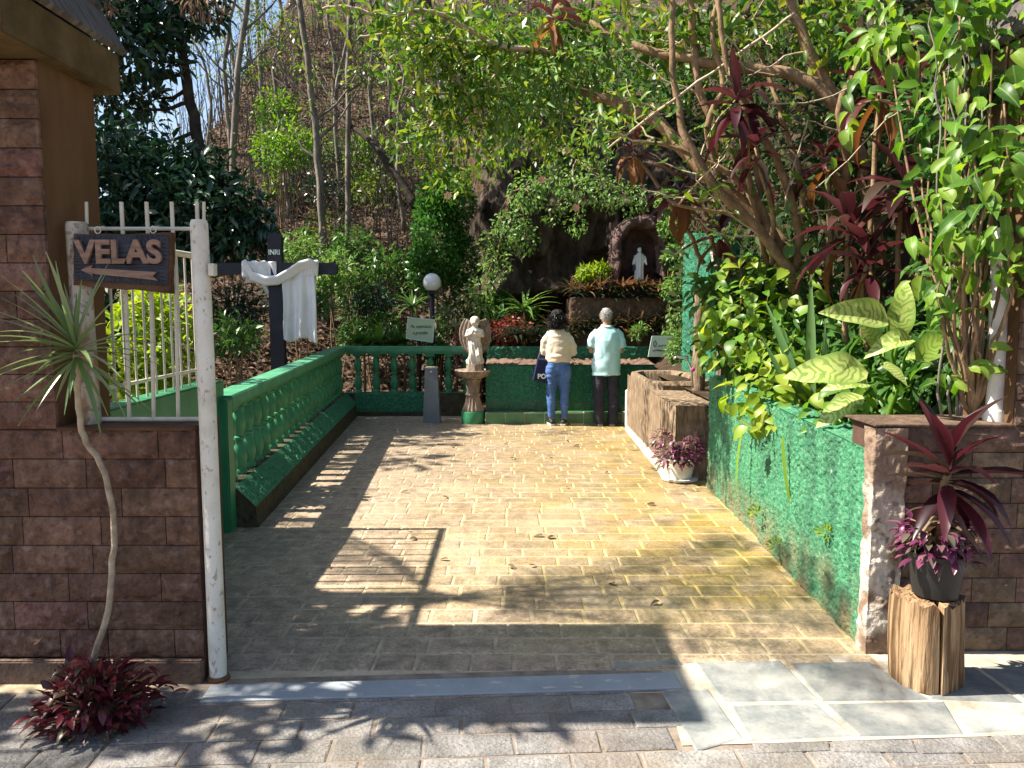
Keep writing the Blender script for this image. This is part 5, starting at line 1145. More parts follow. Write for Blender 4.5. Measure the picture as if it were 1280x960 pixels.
# ---- trees at the left
def big_tree(label, trunk, cl_, n, size, wid, mat, bark, r0, r1, T=T_OVAL, group='dark trees left of the slope', limbs=True):
    pts = [P(*p) for p in trunk]; b = pts[0]; t = thing('broadleaf_tree', label, 'tree', b, group); mb = MB(); q = limb(mb, pts, r0, r1, 10, .02); mb.build('trunk', bark, t, True)
    C = [P(*c[:3]) for c in cl_]; mb = MB()
    for c in C: s_ = min(q, key=lambda z: (z - c).length + .3 * abs(z.z - c.z)); limb(mb, [s_, (s_ + c) / 2 + Vector((0, 0, -.1)), c], r1 * .7, .008, 5)
    mb.build('limb', bark, t, True)
    p_, d_ = clumps([tuple(c) for c in C], [c[3:] if len(c) > 4 else (c[3],) * 3 for c in cl_], n, .4)
    cloud('crown', p_, d_ * .6 + rng.normal(size=d_.shape) * .6 + np.array([0, 0, -.35]), size * (.6 + .8 * rng.random(n)), wid, mat, t, T, .55)
big_tree('tall dark-leaved tree with a dark leaning trunk against the sky', [(262, 330, 11.5), (250, 190, 11.5), (235, 110, 11.5), (225, 40, 11.5), (215, -40, 11.5)],
         [(140, 130, 11.3, .5), (165, 60, 11, .55), (150, 200, 11, .5), (200, 20, 11.5, .5), (250, 10, 11.6, .45), (130, 20, 11.5, .6), (185, 120, 11.8, .3), (210, 70, 11.2, .35), (110, 90, 11.3, .5), (180, 170, 11.0, .35), (225, -10, 11.5, .5), (130, -10, 11.4, .6), (165, 10, 11.2, .4), (195, 40, 11.2, .3)], 3600, .17, .4, L_DARK, M_DBARK, .10, .05)
big_tree('low bushy dark green tree spreading behind the gate railing', [(205, 470, 10.3), (200, 380, 10.2), (195, 300, 10.2)],
         [(150, 250, 10.2, .55), (200, 240, 10.2, .55), (250, 250, 10, .5), (290, 265, 10, .45), (120, 300, 10.1, .5), (180, 290, 10.2, .55), (235, 300, 9.9, .5), (300, 300, 9.9, .35), (140, 190, 10.3, .4), (215, 205, 10.4, .35), (320, 285, 9.9, .25), (265, 215, 10.2, .3), (120, 400, 9.5, .45)], 6400, .17, .36, L_DARK, M_DBARK, .09, .05)
# dry hanging foliage at the very top
plant('dry_creeper', 'withered yellow-brown hanging foliage above the roof edge', 'creeper', [(120, 0, 9.5, .25, .3, .12), (250, 2, 9.6, .3, .3, .15)], 160, .14, .2, L_DRY, T_SMALL, base=P(215, -40, 9.6), down=1.0)
# sunlit shrub seen through the railing
plant('shrub', 'sunlit yellow-green leafy shrub seen through the railing bars', 'shrub', [(175, 420, 6.3, .3), (205, 400, 6.3, .28), (160, 470, 6.2, .3), (215, 440, 6.2, .22), (185, 390, 6.5, .25), (190, 465, 6.2, .25)], 1500, .085, .62, L_LIME, T_OVAL, base=Vector((-2.95, 6.3, 0)))
for (px, py, Y, r, lab, mt, nn_) in ((296, 385, 10.4, .38, 'dark low shrub below the left arm of the cross', L_DARK, 700), (385, 372, 10.8, .3, 'small dark shrub beneath the cross cloth', L_MID, 420), (290, 415, 8.6, .3, 'low dark shrub close behind the balustrade end', L_MID, 420), (420, 335, 12.4, .4, 'pale fern-like shrub above the right arm of the cross', L_FERN, 700), (370, 310, 13, .42, 'sunlit light green sapling foliage behind the cross top', L_FERN, 800), (440, 300, 13.6, .35, 'low green undergrowth bush beside the thin brown trunk', L_MID, 500), (355, 180, 15.0, .6, 'bright green feathery sapling halfway up the slope', L_BRIGHT, 1200), (345, 130, 15.5, .4, 'small bright green sapling crown below the sky gap', L_BRIGHT, 600), (480, 325, 13.0, .3, 'small dusty shrub on the slope left of the hedge bush', L_MID, 400), (465, 372, 12.4, .3, 'small dark green shrub at the slope foot', L_DARK, 450)):
    b_ = P(px, py, Y); plant('shrub', lab, 'shrub', [(px, py, Y, r, r * .8, r * .75), (px - 14, py + 12, Y, r * .6), (px + 16, py + 8, Y, r * .6)], nn_, .11, .3, mt, base=Vector((b_.x, b_.y, max(0, hz(b_.x, b_.y)))), group='shrubs on the slope')
for k in range(18):
    px = random.uniform(330, 520); Y = random.uniform(13.8, 19); x_ = P(px, 200, Y).x; z_ = hz(x_, Y); r_ = random.uniform(.3, .6)
    t = thing('slope_bush', 'low green bush among the saplings on the slope', 'bush', (x_, Y, z_), 'low bushes among the saplings'); p_, d_ = clumps([(x_, Y, z_ + r_ * .7), (x_ + r_ * .6, Y, z_ + r_ * .4), (x_ - r_ * .5, Y, z_ + r_ * 1.1)], [r_, r_ * .6, r_ * .5], 420, .5)
    cloud('foliage', p_, d_ + rng.normal(size=d_.shape) * .5 + np.array([0, 0, -.2]), .11 * (.6 + .8 * rng.random(420)), .35, random.choice((L_MID, L_OVER, L_FERN, L_DARK)), t, T_SMALL, .5)
    mb = MB(); limb(mb, [Vector((x_, Y, z_ - .1)), Vector((x_ + .05, Y, z_ + r_))], .02, .008, 5); mb.build('stem', M_GBARK, t)
# dense clipped hedge bush
plant('hedge_bush', 'dense bright green upright bush standing left of the rock face', 'bush', [(548, 300, 12.2, .42, .4, .75), (565, 255, 12.2, .35, .35, .5), (530, 335, 12.2, .25, .3, .4), (575, 330, 12.3, .3, .3, .5), (545, 250, 12.2, .3, .3, .4)], 9000, .075, .5, L_HEDGE, base=Vector((P(548, 300, 12.2).x, 12.2, 0)), shell=.25, down=-.2)
# hanging ferny creepers on the rock
for lab, cl_, n_ in (('light green trailing creeper over the rock left of the grotto', [(640, 280, 11.8, .3), (620, 330, 11.7, .28), (600, 365, 11.6, .25), (660, 240, 11.9, .3), (690, 225, 11.9, .3), (655, 300, 11.75, .25), (615, 300, 11.8, .2), (605, 390, 11.6, .18)], 1700),
                     ('light green creeper hanging above the grotto arch', [(720, 240, 11.7, .3), (760, 240, 11.6, .3), (740, 215, 11.8, .28), (790, 250, 11.5, .25), (720, 280, 11.6, .2), (690, 265, 11.8, .2)], 1000),
                     ('yellow-green feathery creeper trailing beside the grotto', [(838, 285, 11.3, .18), (845, 320, 11.2, .2), (846, 360, 11.1, .22), (835, 250, 11.4, .2), (850, 395, 11.0, .18), (840, 420, 10.9, .15)], 2200)):
    plant('creeper', lab, 'creeper', cl_, n_, .07, .5, L_FERN, T_SMALL, base=Vector(P(cl_[0][0], cl_[0][1] - 40, 12.2)), group='creepers on the rock', down=.6)
# plants behind the back balustrade
def rosette(name, label, cat, px, py, Y, n, L0, mat, W=.1, group=None, elev=(.15, 1.2), droop=1.0, base_z=None, stem=0.0, stemmat=None, mesh_n=3, shape='strap', leaves='leaf'):
    """spiky rosette: every blade is its own part"""
    c = P(px, py, Y); b = Vector((c.x, c.y, c.z - stem)); t = thing(name, label, cat, b, group)
    ms_ = [leafmesh('blade', mat, W, droop * f, .18, 6, shape) for f in (.6, 1.0, 1.4)][:mesh_n]
    for k in range(n):
        az = k * 2.399 + random.uniform(-.3, .3); el = elev[0] + (elev[1] - elev[0]) * (k / max(1, n - 1)) + random.uniform(-.15, .15)
        d = Vector((math.cos(az) * math.cos(el), math.sin(az) * math.cos(el), math.sin(el)))
        inst(leaves, random.choice(ms_), t, leafM(c + Vector((0, 0, random.uniform(-.03, .03))), d, (0, 0, 1), L0 * random.uniform(.75, 1.15), random.uniform(.85, 1.15)))
    if stem > 0: MB().tube([b, (b + c) / 2 + Vector((.01, 0, 0)), c], [.025, .02, .018], 8).build('stem', stemmat or M_BARK, t, True)
    return t
for (px, py, Y, n_, L0, mt, lab) in ((515, 385, 12.6, 26, .5, L_DRAC, 'dark spiky dracaena left of the lamp post'), (585, 368, 12.2, 28, .55, L_SPIDER, 'pale striped dracaena beside the lamp post'), (560, 395, 11.9, 24, .45, L_SPIDER, 'pale striped grassy plant behind the sign'), (655, 388, 11.6, 28, .55, L_FERN, 'light green dracaena at the foot of the rock'), (628, 398, 11.7, 20, .4, L_DRAC, 'small dark dracaena beside the light green one'), (570, 412, 11.6, 20, .35, L_SPIDER, 'low striped plant behind the balustrade end'), (600, 345, 12.3, 22, .45, L_DRAC, 'spiky dark plant under the trailing creeper'), (520, 360, 13.0, 20, .45, L_DRAC, 'spiky plant on the slope by the hedge bush')):
    rosette('dracaena', lab, 'plant', px, py, Y, n_, L0, mt, .09, 'spiky plants behind the back balustrade', stem=P(px, py, Y).z - .05)
for k, (px, py, L0) in enumerate(((455, 438, .38), (472, 434, .42), (492, 436, .4), (446, 430, .3), (505, 432, .34), (550, 438, .3))):
    rosette('broad_leaf_plant', ['broad-leaved bright green plant behind the back balustrade'][0], 'plant', px, py, 11.7 + .1 * (k % 3), 12, L0, L_MID, .34, 'broad-leaved plants behind the balustrade', (.3, 1.3), .7, stem=P(px, py, 11.7).z - .05, shape='ovate')
plant('red_shrub', 'red and pink leaved shrub left of the angel', 'shrub', [(580, 420, 11.5, .14), (590, 414, 11.5, .12), (598, 425, 11.5, .1)], 420, .06, .5, L_REDPINK, base=Vector((P(588, 420, 11.5).x, 11.5, .3)))
plant('red_shrub', 'red and pink leaved shrub right of the angel', 'shrub', [(622, 412, 11.4, .16), (640, 408, 11.4, .18), (655, 415, 11.4, .15), (632, 425, 11.4, .14)], 900, .06, .5, L_REDPINK, base=Vector((P(638, 415, 11.4).x, 11.4, .3)))
plant('shrub', 'green mixed undergrowth filling the bed behind the balustrade', 'shrub', [(540, 430, 11.9, .3), (600, 425, 12.0, .3), (480, 415, 12.3, .35), (440, 420, 12.2, .25), (620, 385, 12.1, .3), (660, 405, 11.9, .25), (575, 395, 12.3, .35)], 3600, .10, .35, L_MID, base=Vector((-1.3, 12, 0)))
# bromeliads: row along planter and along the grotto ledge
bro = [leafmesh('bromeliad_blade', L_BROM, .12, d_, .2, 4, 'strap') for d_ in (.7, 1.1)]
brod = [leafmesh('dark_bromeliad_blade', L_BROMD, .12, d_, .2, 4, 'strap') for d_ in (.7, 1.1)]
def bromeliad(px, py, Y, s, ms_, label, group, n=16):
    c = P(px, py, Y); t = thing('bromeliad', label, 'plant', c, group)
    for k in range(n):
        az = k * 2.399 + random.random() * .4; el = .25 + 1.0 * k / n + random.uniform(-.15, .15)
        inst('leaf', random.choice(ms_), t, leafM(c, (math.cos(az) * math.cos(el), math.sin(az) * math.cos(el), math.sin(el)), (0, 0, 1), s * random.uniform(.8, 1.15)))
for k in range(18): bromeliad(715 + k * 9 + random.uniform(-2, 2), 363 + random.uniform(-3, 3), 11.4 + random.uniform(-.1, .15), .3, bro, 'rust-tipped bromeliad in the row on the grotto ledge', 'bromeliads on the grotto ledge')
for k in range(15): bromeliad(719 + k * 9 + random.uniform(-2, 2), 371 + random.uniform(-3, 3), 11.33 + random.uniform(-.05, .05), .25, brod, 'dark bromeliad hanging over the edge of the grotto ledge', 'dark bromeliads on the grotto ledge edge', 14)
for k in range(16): bromeliad(694 + k * 11 + random.uniform(-3, 3), 417 + random.uniform(-4, 4), 11.25 + random.uniform(-.1, .15), .3, random.choice((bro, bro, brod)), 'bromeliad in the planter row in front of the people', 'bromeliads in the planter')
for k in range(15): bromeliad(690 + k * 11.5 + random.uniform(-4, 4), 408 + random.uniform(-5, 5), 11.3 + random.uniform(-.05, .1), .32, random.choice((bro, bro, brod)), 'bromeliad in the rear row below the grotto ledge wall', 'rear bromeliads below the grotto ledge')
for k in range(9): bromeliad(640 + k * 8 + random.uniform(-3, 3), 424 + random.uniform(-5, 4), 11.05 + random.uniform(-.1, .1), .32, brod, 'dark spiky bromeliad in the planter beside the woman', 'dark bromeliads beside the woman')
plant('fern', 'small light green fern beside the white sign', 'fern', [(848, 440, 10.4, .16), (852, 425, 10.5, .14), (856, 455, 10.3, .13)], 900, .07, .35, L_FERN, base=P(850, 465, 10.4))
plant('fern', 'bright green fern tuft left of the grotto arch', 'fern', [(735, 343, 11.5, .18, .15, .1), (750, 338, 11.5, .14, .12, .1)], 700, .09, .3, L_LIME, base=P(742, 355, 11.5))
plant('shrub', 'tiny pale green flowering plant in the planter', 'shrub', [(800, 412, 11.0, .1), (795, 418, 11.0, .09)], 200, .06, .4, L_FERN, base=P(798, 430, 11.0))

# ================================================================== right-hand tree and bank planting
rt = thing('overhanging_tree', 'leaning brown multi-stemmed tree overhanging the courtyard from the bank', 'tree', P(1010, 395, 6.1))
mb = MB(); Q = []
def br(pts, r0, r1, wob=.012, n=9): Q.append(limb(mb, [P(*p) for p in pts], r0, r1, n, wob))
br([(1010, 395, 6.1), (985, 330, 6.1), (935, 262, 6.1), (880, 215, 6.15), (830, 160, 6.3), (780, 132, 6.45), (727, 114, 6.6)], .065, .042)
br([(1000, 380, 6.15), (968, 310, 6.0), (938, 235, 6.0), (920, 195, 6.05), (880, 130, 6.1), (868, 60, 6.1), (862, -20, 6.1)], .048, .025)
br([(1020, 380, 6.2), (990, 320, 6.2), (950, 270, 6.3), (900, 235, 6.4), (860, 205, 6.5)], .05, .03)
br([(1100, 330, 6.0), (1085, 240, 6.0), (1062, 160, 5.9), (1020, 105, 5.9), (960, 88, 6.0), (880, 78, 6.1), (800, 60, 6.3), (740, 30, 6.5), (695, 8, 6.6)], .06, .025)
br([(1070, 175, 5.9), (1035, 105, 5.9), (1005, 50, 5.9), (985, -10, 5.9)], .045, .035)
br([(990, 340, 6.2), (1005, 250, 6.3), (985, 170, 6.4), (960, 90, 6.5), (930, 20, 6.6)], .03, .015)
br([(1005, 390, 6.0), (975, 320, 5.9), (930, 270, 5.85), (900, 240, 5.8), (870, 195, 5.8), (850, 150, 5.8), (842, 90, 5.8), (838, -10, 5.8)], .045, .02)
br([(990, 350, 6.05), (1000, 290, 5.9), (970, 200, 5.8), (930, 130, 5.75), (905, 60, 5.7), (895, -10, 5.7)], .035, .018)
br([(940, 240, 5.95), (905, 215, 5.9), (860, 190, 5.9), (820, 178, 5.9), (790, 180, 5.9)], .025, .012)
br([(960, 290, 6.0), (915, 268, 5.9), (870, 262, 5.9), (835, 250, 5.9)], .022, .01)
br([(1040, 400, 6.1), (1035, 300, 6.0), (1060, 220, 5.8), (1050, 140, 5.7), (1075, 60, 5.7), (1070, -10, 5.7)], .035, .02)
br([(900, 225, 6.1), (885, 160, 6.0), (905, 100, 6.0), (890, 40, 6.0), (905, -10, 6.0)], .03, .016)
mb.build('trunk', M_BARK, rt, True)
mb = MB(); Q2 = []
def tw(pts, r0, r1, n=6):
    m_ = MB(); Q2.append(limb(m_, [P(*p) for p in pts], r0, r1, n, .006, 5)); m_.build('twig', M_TWIG, rt, True)
tw([(760, 186, 5.9), (840, 125, 5.8), (920, 70, 5.75), (992, 18, 5.7)], .009, .012)
tw([(706, 70, 6.6), (670, 62, 6.5), (634, 60, 6.4), (590, 40, 6.2), (555, 20, 6.1), (520, 13, 6.0), (480, 20, 6.0), (430, 8, 6.0), (400, 12, 6)], .026, .010)
tw([(720, 66, 6.6), (640, 60, 6.4), (600, 54, 6.3), (540, 46, 6.3), (490, 42, 6.2), (450, 45, 6.2)], .02, .008)
tw([(650, 65, 6.5), (625, 88, 6.5), (605, 110, 6.5), (590, 118, 6.5), (555, 117, 6.5), (530, 117, 6.4), (505, 108, 6.4), (485, 92, 6.4), (482, 80, 6.4)], .014, .006)
tw([(620, 90, 6.5), (600, 118, 6.5), (575, 140, 6.5), (555, 152, 6.5)], .010, .005)
tw([(545, 66, 6.3), (555, 80, 6.3), (570, 95, 6.3), (585, 118, 6.3)], .009, .006)
tw([(520, 13, 6.0), (500, 28, 6.0), (490, 34, 6), (470, 28, 6)], .008, .005)
tw([(705, 108, 6.6), (703, 140, 6.5), (700, 165, 6.5), (692, 170, 6.5)], .006, .004)
tw([(870, 225, 5.9), (880, 180, 5.9), (905, 140, 5.9), (935, 110, 5.9)], .007, .004); tw([(980, 260, 5.7), (990, 215, 5.7), (1010, 150, 5.7)], .006, .004)
tw([(960, 130, 5.6), (1040, 120, 5.6), (1110, 60, 5.6), (1085, 0, 5.6)], .006, .004); tw([(1150, 130, 5.0), (1108, 150, 5.0), (1060, 200, 5.2), (1020, 235, 5.3)], .006, .004); tw([(1098, 0, 5.0), (1112, 40, 5.0), (1125, 60, 5), (1128, 90, 5)], .006, .004)
for k in range(46):
    s_ = random.choice(random.choice(Q)); e_ = s_ + Vector((random.uniform(-.7, .4), random.uniform(-.4, .3), random.uniform(-.2, .6))); Q2.append(limb(mb, [s_, (s_ + e_) / 2 + Vector((random.uniform(-.06, .06), 0, random.uniform(-.08, .05))), e_], .009, .003, 5))
for k in range(26):
    s_ = random.choice(random.choice(Q2[:6])); e_ = s_ + Vector((random.uniform(-.4, .4), random.uniform(-.3, .3), random.uniform(-.25, .3))); Q2.append(limb(mb, [s_, (s_ + e_) / 2, e_], .005, .002, 5))
stuff(mb.build('fine_twigs', M_TWIG, rt, True))
# foliage: leaves along twigs and in loose sprays
tp_ = np.array([tuple(p) for q in Q2 for p in q]); tp_ = tp_[(tp_[:, 0] / tp_[:, 1] < .15) | (rng.random(len(tp_)) < .18)]; idx_ = rng.choice(len(tp_), 1700); p_ = tp_[idx_] + rng.normal(size=(1700, 3)) * .07
cloud('foliage', p_, rng.normal(size=p_.shape) + np.array([0, 0, -.5]), .10 * (.6 + .8 * rng.random(1700)), .38, L_OVER, rt, T_OVAL, .5)
def spray(cl_, n, size, wid, mat, T=T_SMALL, name='foliage', parent=None, down=.5, upb=.5):
    C = [tuple(P(*c[:3])) for c in cl_]; p_, d_ = clumps(C, [c[3:] if len(c) > 4 else (c[3],) * 3 for c in cl_], n, .5)
    cloud(name, p_, d_ * .5 + rng.normal(size=d_.shape) * .6 + np.array([0, 0, -down]), size * (.6 + .8 * rng.random(n)), wid, mat, parent or rt, T, upb)
spray([(520, 60, 6.6, .3, .3, .2), (560, 110, 6.7, .35), (600, 80, 6.9, .35), (640, 110, 7.0, .4), (560, 30, 6.8, .3), (620, 30, 7, .3), (680, 50, 7, .35), (590, 150, 6.9, .3), (545, 165, 7.2, .3), (510, 175, 7.4, .25), (660, 150, 7.0, .3), (500, 20, 6.8, .25), (540, 200, 7.4, .22), (575, 215, 7.5, .2)], 2000, .085, .4, L_OVER)
spray([(620, 100, 6.5, .2), (660, 120, 6.5, .25), (700, 110, 6.5, .22), (640, 140, 6.5, .22), (735, 80, 6.4, .25), (760, 70, 6.3, .2), (690, 90, 6.5, .25)], 520, .12, .22, L_FERN, down=.8)
spray([(600, 200, 8.5, .3), (640, 180, 9, .35), (700, 190, 9, .35), (560, 230, 8.5, .25), (680, 160, 8.8, .3), (740, 170, 8.5, .3), (760, 140, 8, .3)], 900, .09, .4, L_OVER)
spray([(850, 20, 6.3, .35), (900, 30, 6.2, .35), (950, 20, 6.2, .35), (1010, 30, 6.2, .35), (780, 20, 6.5, .35), (720, 25, 6.7, .3), (830, 60, 6.6, .3), (1050, 50, 6.0, .35), (1070, 20, 5.8, .35)], 900, .12, .42, L_OVER, T_OVAL)
# camellia-like blossoms here and there
for k, (px, py, Y) in enumerate(((590, 202, 8.3), (677, 225, 9), (720, 260, 9.3), (600, 235, 8.5), (710, 187, 8.7), (560, 245, 8.5))):
    c = P(px, py, Y); t = thing('blossom', 'pale pink blossom among the hanging foliage', 'flower', c, 'blossoms in the hanging foliage'); m_ = surf('blossom_%d' % k, [(.6, .3, .22), (.7, .5, .38)], 8)
    me_ = leafmesh('petal', m_, .8, .6, .2, 4)
    for j in range(7): a = j * .9; inst('petal', me_, t, leafM(c, (math.cos(a), -.6, math.sin(a)), (0, -1, 0), .055))
# background growth on the bank, shade put into its dark leaf colour (countless)
n = 15000
x_ = rng.uniform(2.2, 6.5, n); y_ = rng.uniform(5.6, 13.5, n); pts = np.stack([x_, y_, bank_h(x_, y_) + rng.random(n) ** 1.3 * 1.5], -1)
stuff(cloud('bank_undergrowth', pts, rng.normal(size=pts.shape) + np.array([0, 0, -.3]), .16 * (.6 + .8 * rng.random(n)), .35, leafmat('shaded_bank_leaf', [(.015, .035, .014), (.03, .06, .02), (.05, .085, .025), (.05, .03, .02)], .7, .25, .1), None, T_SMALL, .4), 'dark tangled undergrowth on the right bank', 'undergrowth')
n = 9000
x_ = rng.uniform(-.4, 6.5, n); y_ = rng.uniform(13.2, 16, n); pts = np.stack([x_, y_, 3.6 + .8 * (y_ - 13) + rng.random(n) ** 1.3 * 1.6], -1)
stuff(cloud('clifftop_undergrowth', pts, rng.normal(size=pts.shape) + np.array([0, 0, -.3]), .16 * (.6 + .8 * rng.random(n)), .35, L_MID, None, T_SMALL, .4), 'leafy undergrowth above the rock face', 'undergrowth')

# ---- cordylines (every blade its own part)
CM = [leafmesh('cordyline_blade', L_CORDY, .22, d_, .25, 7, 'lance', .15) for d_ in (.5, .9, 1.4)]
CMP = [leafmesh('pink_cordyline_blade', L_CORDYP, .22, d_, .25, 7, 'lance', .1) for d_ in (.4, .8, 1.2)]
CMO = [leafmesh('withered_blade', L_ORANGE, .2, d_, .35, 7, 'lance', .3) for d_ in (1.0, 1.6)]
def cordyline(label, px, py, Y, n, L0, ms_, stem_to, elev=(-.9, 1.1), dead=0, group='dark cordylines on the bank', spread=.08):
    c = P(px, py, Y); t = thing('cordyline', label, 'plant', P(*stem_to), group)
    mb = MB(); limb(mb, [P(*stem_to), (P(*stem_to) + c) / 2 + Vector((random.uniform(-.05, .05), 0, 0)), c], .022, .014, 7); mb.build('stem', M_BARK, t, True)
    for k in range(n):
        az = k * 2.399 + random.uniform(-.4, .4); el = elev[0] + (elev[1] - elev[0]) * k / max(1, n - 1) + random.uniform(-.2, .2)
        m_ = random.choice(CMO) if k < dead else random.choice(ms_)
        inst('leaf', m_, t, leafM(c + Vector((0, 0, (k / n - .6) * spread * 2)), (math.cos(az) * math.cos(el), math.sin(az) * math.cos(el), math.sin(el)), (0, 0, 1), L0 * random.uniform(.75, 1.1)))
    return t
for (px, py, Y, n_, L0, st_, dead, lab) in (
    (920, 130, 5.6, 16, .42, (960, 330, 6.1), 1, 'maroon cordyline head drooping among the bare branches'),
    (945, 185, 5.5, 12, .35, (965, 330, 6.0), 0, 'small maroon cordyline head beside the thick branch'),
    (1100, 110, 5.2, 14, .45, (1090, 380, 5.3), 4, 'cordyline with withered orange leaves beneath the slate roof'),
    (1130, 240, 4.8, 18, .48, (1130, 430, 4.9), 0, 'large dark maroon cordyline behind the variegated plant'),
    (1060, 290, 5.0, 16, .45, (1060, 430, 5.1), 2, 'dull green-maroon cordyline with pale drooping blades'),
    (1085, 330, 4.8, 14, .4, (1085, 440, 4.9), 2, 'low maroon cordyline just above the variegated leaves'),
    (850, 240, 6.6, 18, .42, (900, 330, 6.8), 4, 'reddish cordyline hanging beside the grotto'),
    (790, 190, 7.0, 12, .35, (880, 330, 7.0), 5, 'withered orange cordyline under the cut branch'),
    (690, 20, 6.4, 12, .35, (800, 60, 6.5), 4, 'cordyline head with orange leaves at the top of the tree'),
    (1030, 200, 5.8, 14, .4, (1030, 400, 5.9), 3, 'half withered cordyline behind the thick branches'),
    (1170, 60, 5.0, 12, .4, (1150, 380, 5.1), 3, 'cordyline with hanging blades under the climber'),
    (900, 290, 6.4, 12, .36, (940, 380, 6.4), 2, 'dark cordyline above the small white pot')):
    cordyline(lab, px, py, Y, n_, L0, CM, st_, dead=dead)
# pink-red cordyline in the black pot
t = cordyline('pink-red cordyline with long blades growing from the black pot', 1186, 592, ly0, 24, .34, CMP, (1176, 742, ly0), (-.7, 1.3), 0, None)
for (px, py, n_, e_) in ((1176, 660, 12, (-.6, .5)),):
    c = P(px, py, ly0 - .02)
    lmG = [leafmesh('old_blade', leafmat('old_cordyline_leaf', [(.10, .05, .04), (.2, .16, .09), (.14, .08, .05)], .45, .25), .22, d_, .25, 7, 'lance', .1) for d_ in (.9, 1.5)]
    for k in range(n_):
        az = k * 2.399; el = random.uniform(*e_); inst('leaf', random.choice(lmG), t, leafM(c + Vector((0, 0, random.uniform(-.05, .08))), (math.cos(az) * math.cos(el), math.sin(az) * math.cos(el), math.sin(el)), (0, 0, 1), .2 * random.uniform(.7, 1.1)))
# purple wandering plant in the black pot and in the white pot
PM = [leafmesh('purple_blade', L_PURPLE, .42, d_, .2, 5) for d_ in (.5, 1.0)]
def purple(label, c, r, zr, n, s):
    t = thing('purple_plant', label, 'plant', c); c = Vector(c); mb = MB()
    for k in range(n):
        az = random.uniform(0, 6.283); rr = r * (.35 + .65 * random.random() ** .6); p = c + Vector((math.cos(az) * rr, math.sin(az) * rr, random.uniform(-zr * .9, zr) * (1 if rr > r * .6 else .6) + .03))
        inst('leaf', random.choice(PM), t, leafM(p, (math.cos(az) + random.uniform(-.6, .6), math.sin(az) + random.uniform(-.6, .6), random.uniform(-.7, .7)), (0, 0, 1), s * random.uniform(.7, 1.2)))
        if k % 6 == 0: mb.tube([c, (c + p) / 2 + Vector((0, 0, .04)), p], [.004, .004, .003], 5)
    mb.build('stem', M_BARK, t, True)
purple('purple trailing plant spilling over the black pot', (lx0 + .02, ly0, zl + .21), .14, .075, 170, .065)
purple('purple-green trailing plant overgrowing the white pot by the basin', (wx - .03, wy - .02, .27), .2, .16, 280, .075)
# small plant in the perched pot
c = P(898, 318, 8.2); plant('pot_plant', 'wispy plant in the small perched white pot', 'plant', [(885, 300, 8.2, .2, .15, .08), (905, 295, 8.2, .15, .15, .1), (870, 305, 8.1, .15, .1, .05)], 260, .09, .12, L_MID, base=P(898, 322, 8.2))

# ---- bright shrub, blades and dieffenbachia spilling over the green wall
OV = [leafmesh('shrub_leaf', L_LIME, .55, d_, .15, 6) for d_ in (.4, .9)]; OV2 = [leafmesh('shrub_leaf', L_BRIGHT, .5, d_, .15, 6) for d_ in (.4, .9)]
def leafy(name, label, cat, cl_, n, s, ms_, base, stemmat=None, down=.3, toward=(-.3, -.5, .3), group=None):
    t = thing(name, label, cat, base, group); C = [P(*c[:3]) for c in cl_]
    p_, d_ = clumps([tuple(c) for c in C], [c[3:] if len(c) > 4 else (c[3],) * 3 for c in cl_], n, .4)
    for a, d in zip(p_, d_):
        dd = Vector(d) * .6 + Vector((random.gauss(0, .5), random.gauss(0, .5), random.gauss(0, .4) - down)); up = Vector(toward) + Vector((random.gauss(0, .35), random.gauss(0, .35), .6 + random.gauss(0, .2)))
        inst('leaf', random.choice(ms_), t, leafM(a, dd, up, s * random.uniform(.5, 1.35), random.uniform(.8, 1.2)))
    mb = MB()
    for c in C: limb(mb, [base, (Vector(base) + c) / 2 + Vector((random.uniform(-.1, .1), 0, .05)), c], .012, .004, 5)
    mb.build('stem', stemmat or M_BARK, t, True); return t
leafy('shrub', 'bright lime-green leafy shrub spilling over the far end of the green wall', 'shrub', [(905, 380, 6.2, .22), (930, 350, 6.1, .2), (900, 430, 6.0, .22), (935, 410, 5.8, .22), (960, 370, 5.8, .2), (890, 400, 6.3, .18), (975, 420, 5.6, .18), (910, 455, 5.9, .16), (1000, 350, 5.8, .2)], 290, .125, OV + OV2, P(930, 470, 6.2))
leafy('shrub', 'yellow-green leafy creeper hanging over the middle of the green wall', 'shrub', [(940, 490, 5.2, .2), (970, 470, 5.1, .2), (955, 520, 5.0, .16), (1000, 500, 4.9, .16), (985, 530, 4.9, .13), (1010, 470, 5.0, .18)], 200, .11, OV, P(985, 530, 5.3))
leafy('shrub', 'drooping dark and light green leaves at the near end of the green wall', 'shrub', [(1055, 545, 4.2, .15), (1075, 570, 4.1, .1), (1040, 520, 4.3, .15), (1090, 520, 4.1, .15), (1065, 500, 4.2, .15)], 120, .10, OV2, P(1075, 545, 4.4), down=.6)
spb = thing('shrub_mass', 'dense mid-green foliage filling the bed behind the green wall', 'shrub', P(960, 470, 5.9))
spray([(930, 420, 6.3, .3), (970, 430, 6.0, .3), (1010, 440, 5.6, .3), (1050, 470, 5.2, .3), (1090, 480, 4.9, .3), (900, 360, 6.6, .25), (960, 360, 6.4, .3), (1020, 390, 6.0, .3), (1120, 430, 5.0, .35), (1150, 490, 4.5, .25), (1200, 470, 4.3, .3), (1180, 420, 4.6, .3), (1240, 460, 4.2, .3)], 4200, .12, .45, L_MID, T_OVAL, 'foliage', spb)
mb = MB()
for q_ in ((930, 420, 6.3), (1010, 440, 5.6), (1090, 480, 4.9), (1200, 470, 4.3)): limb(mb, [P(q_[0], 520, q_[2]), P(*q_)], .015, .006, 5)
mb.build('stem', M_BARK, spb)
bl = thing('sword_leaf_plant', 'plant with tall strap-like blades behind the variegated leaves', 'plant', P(1020, 540, 5.0))
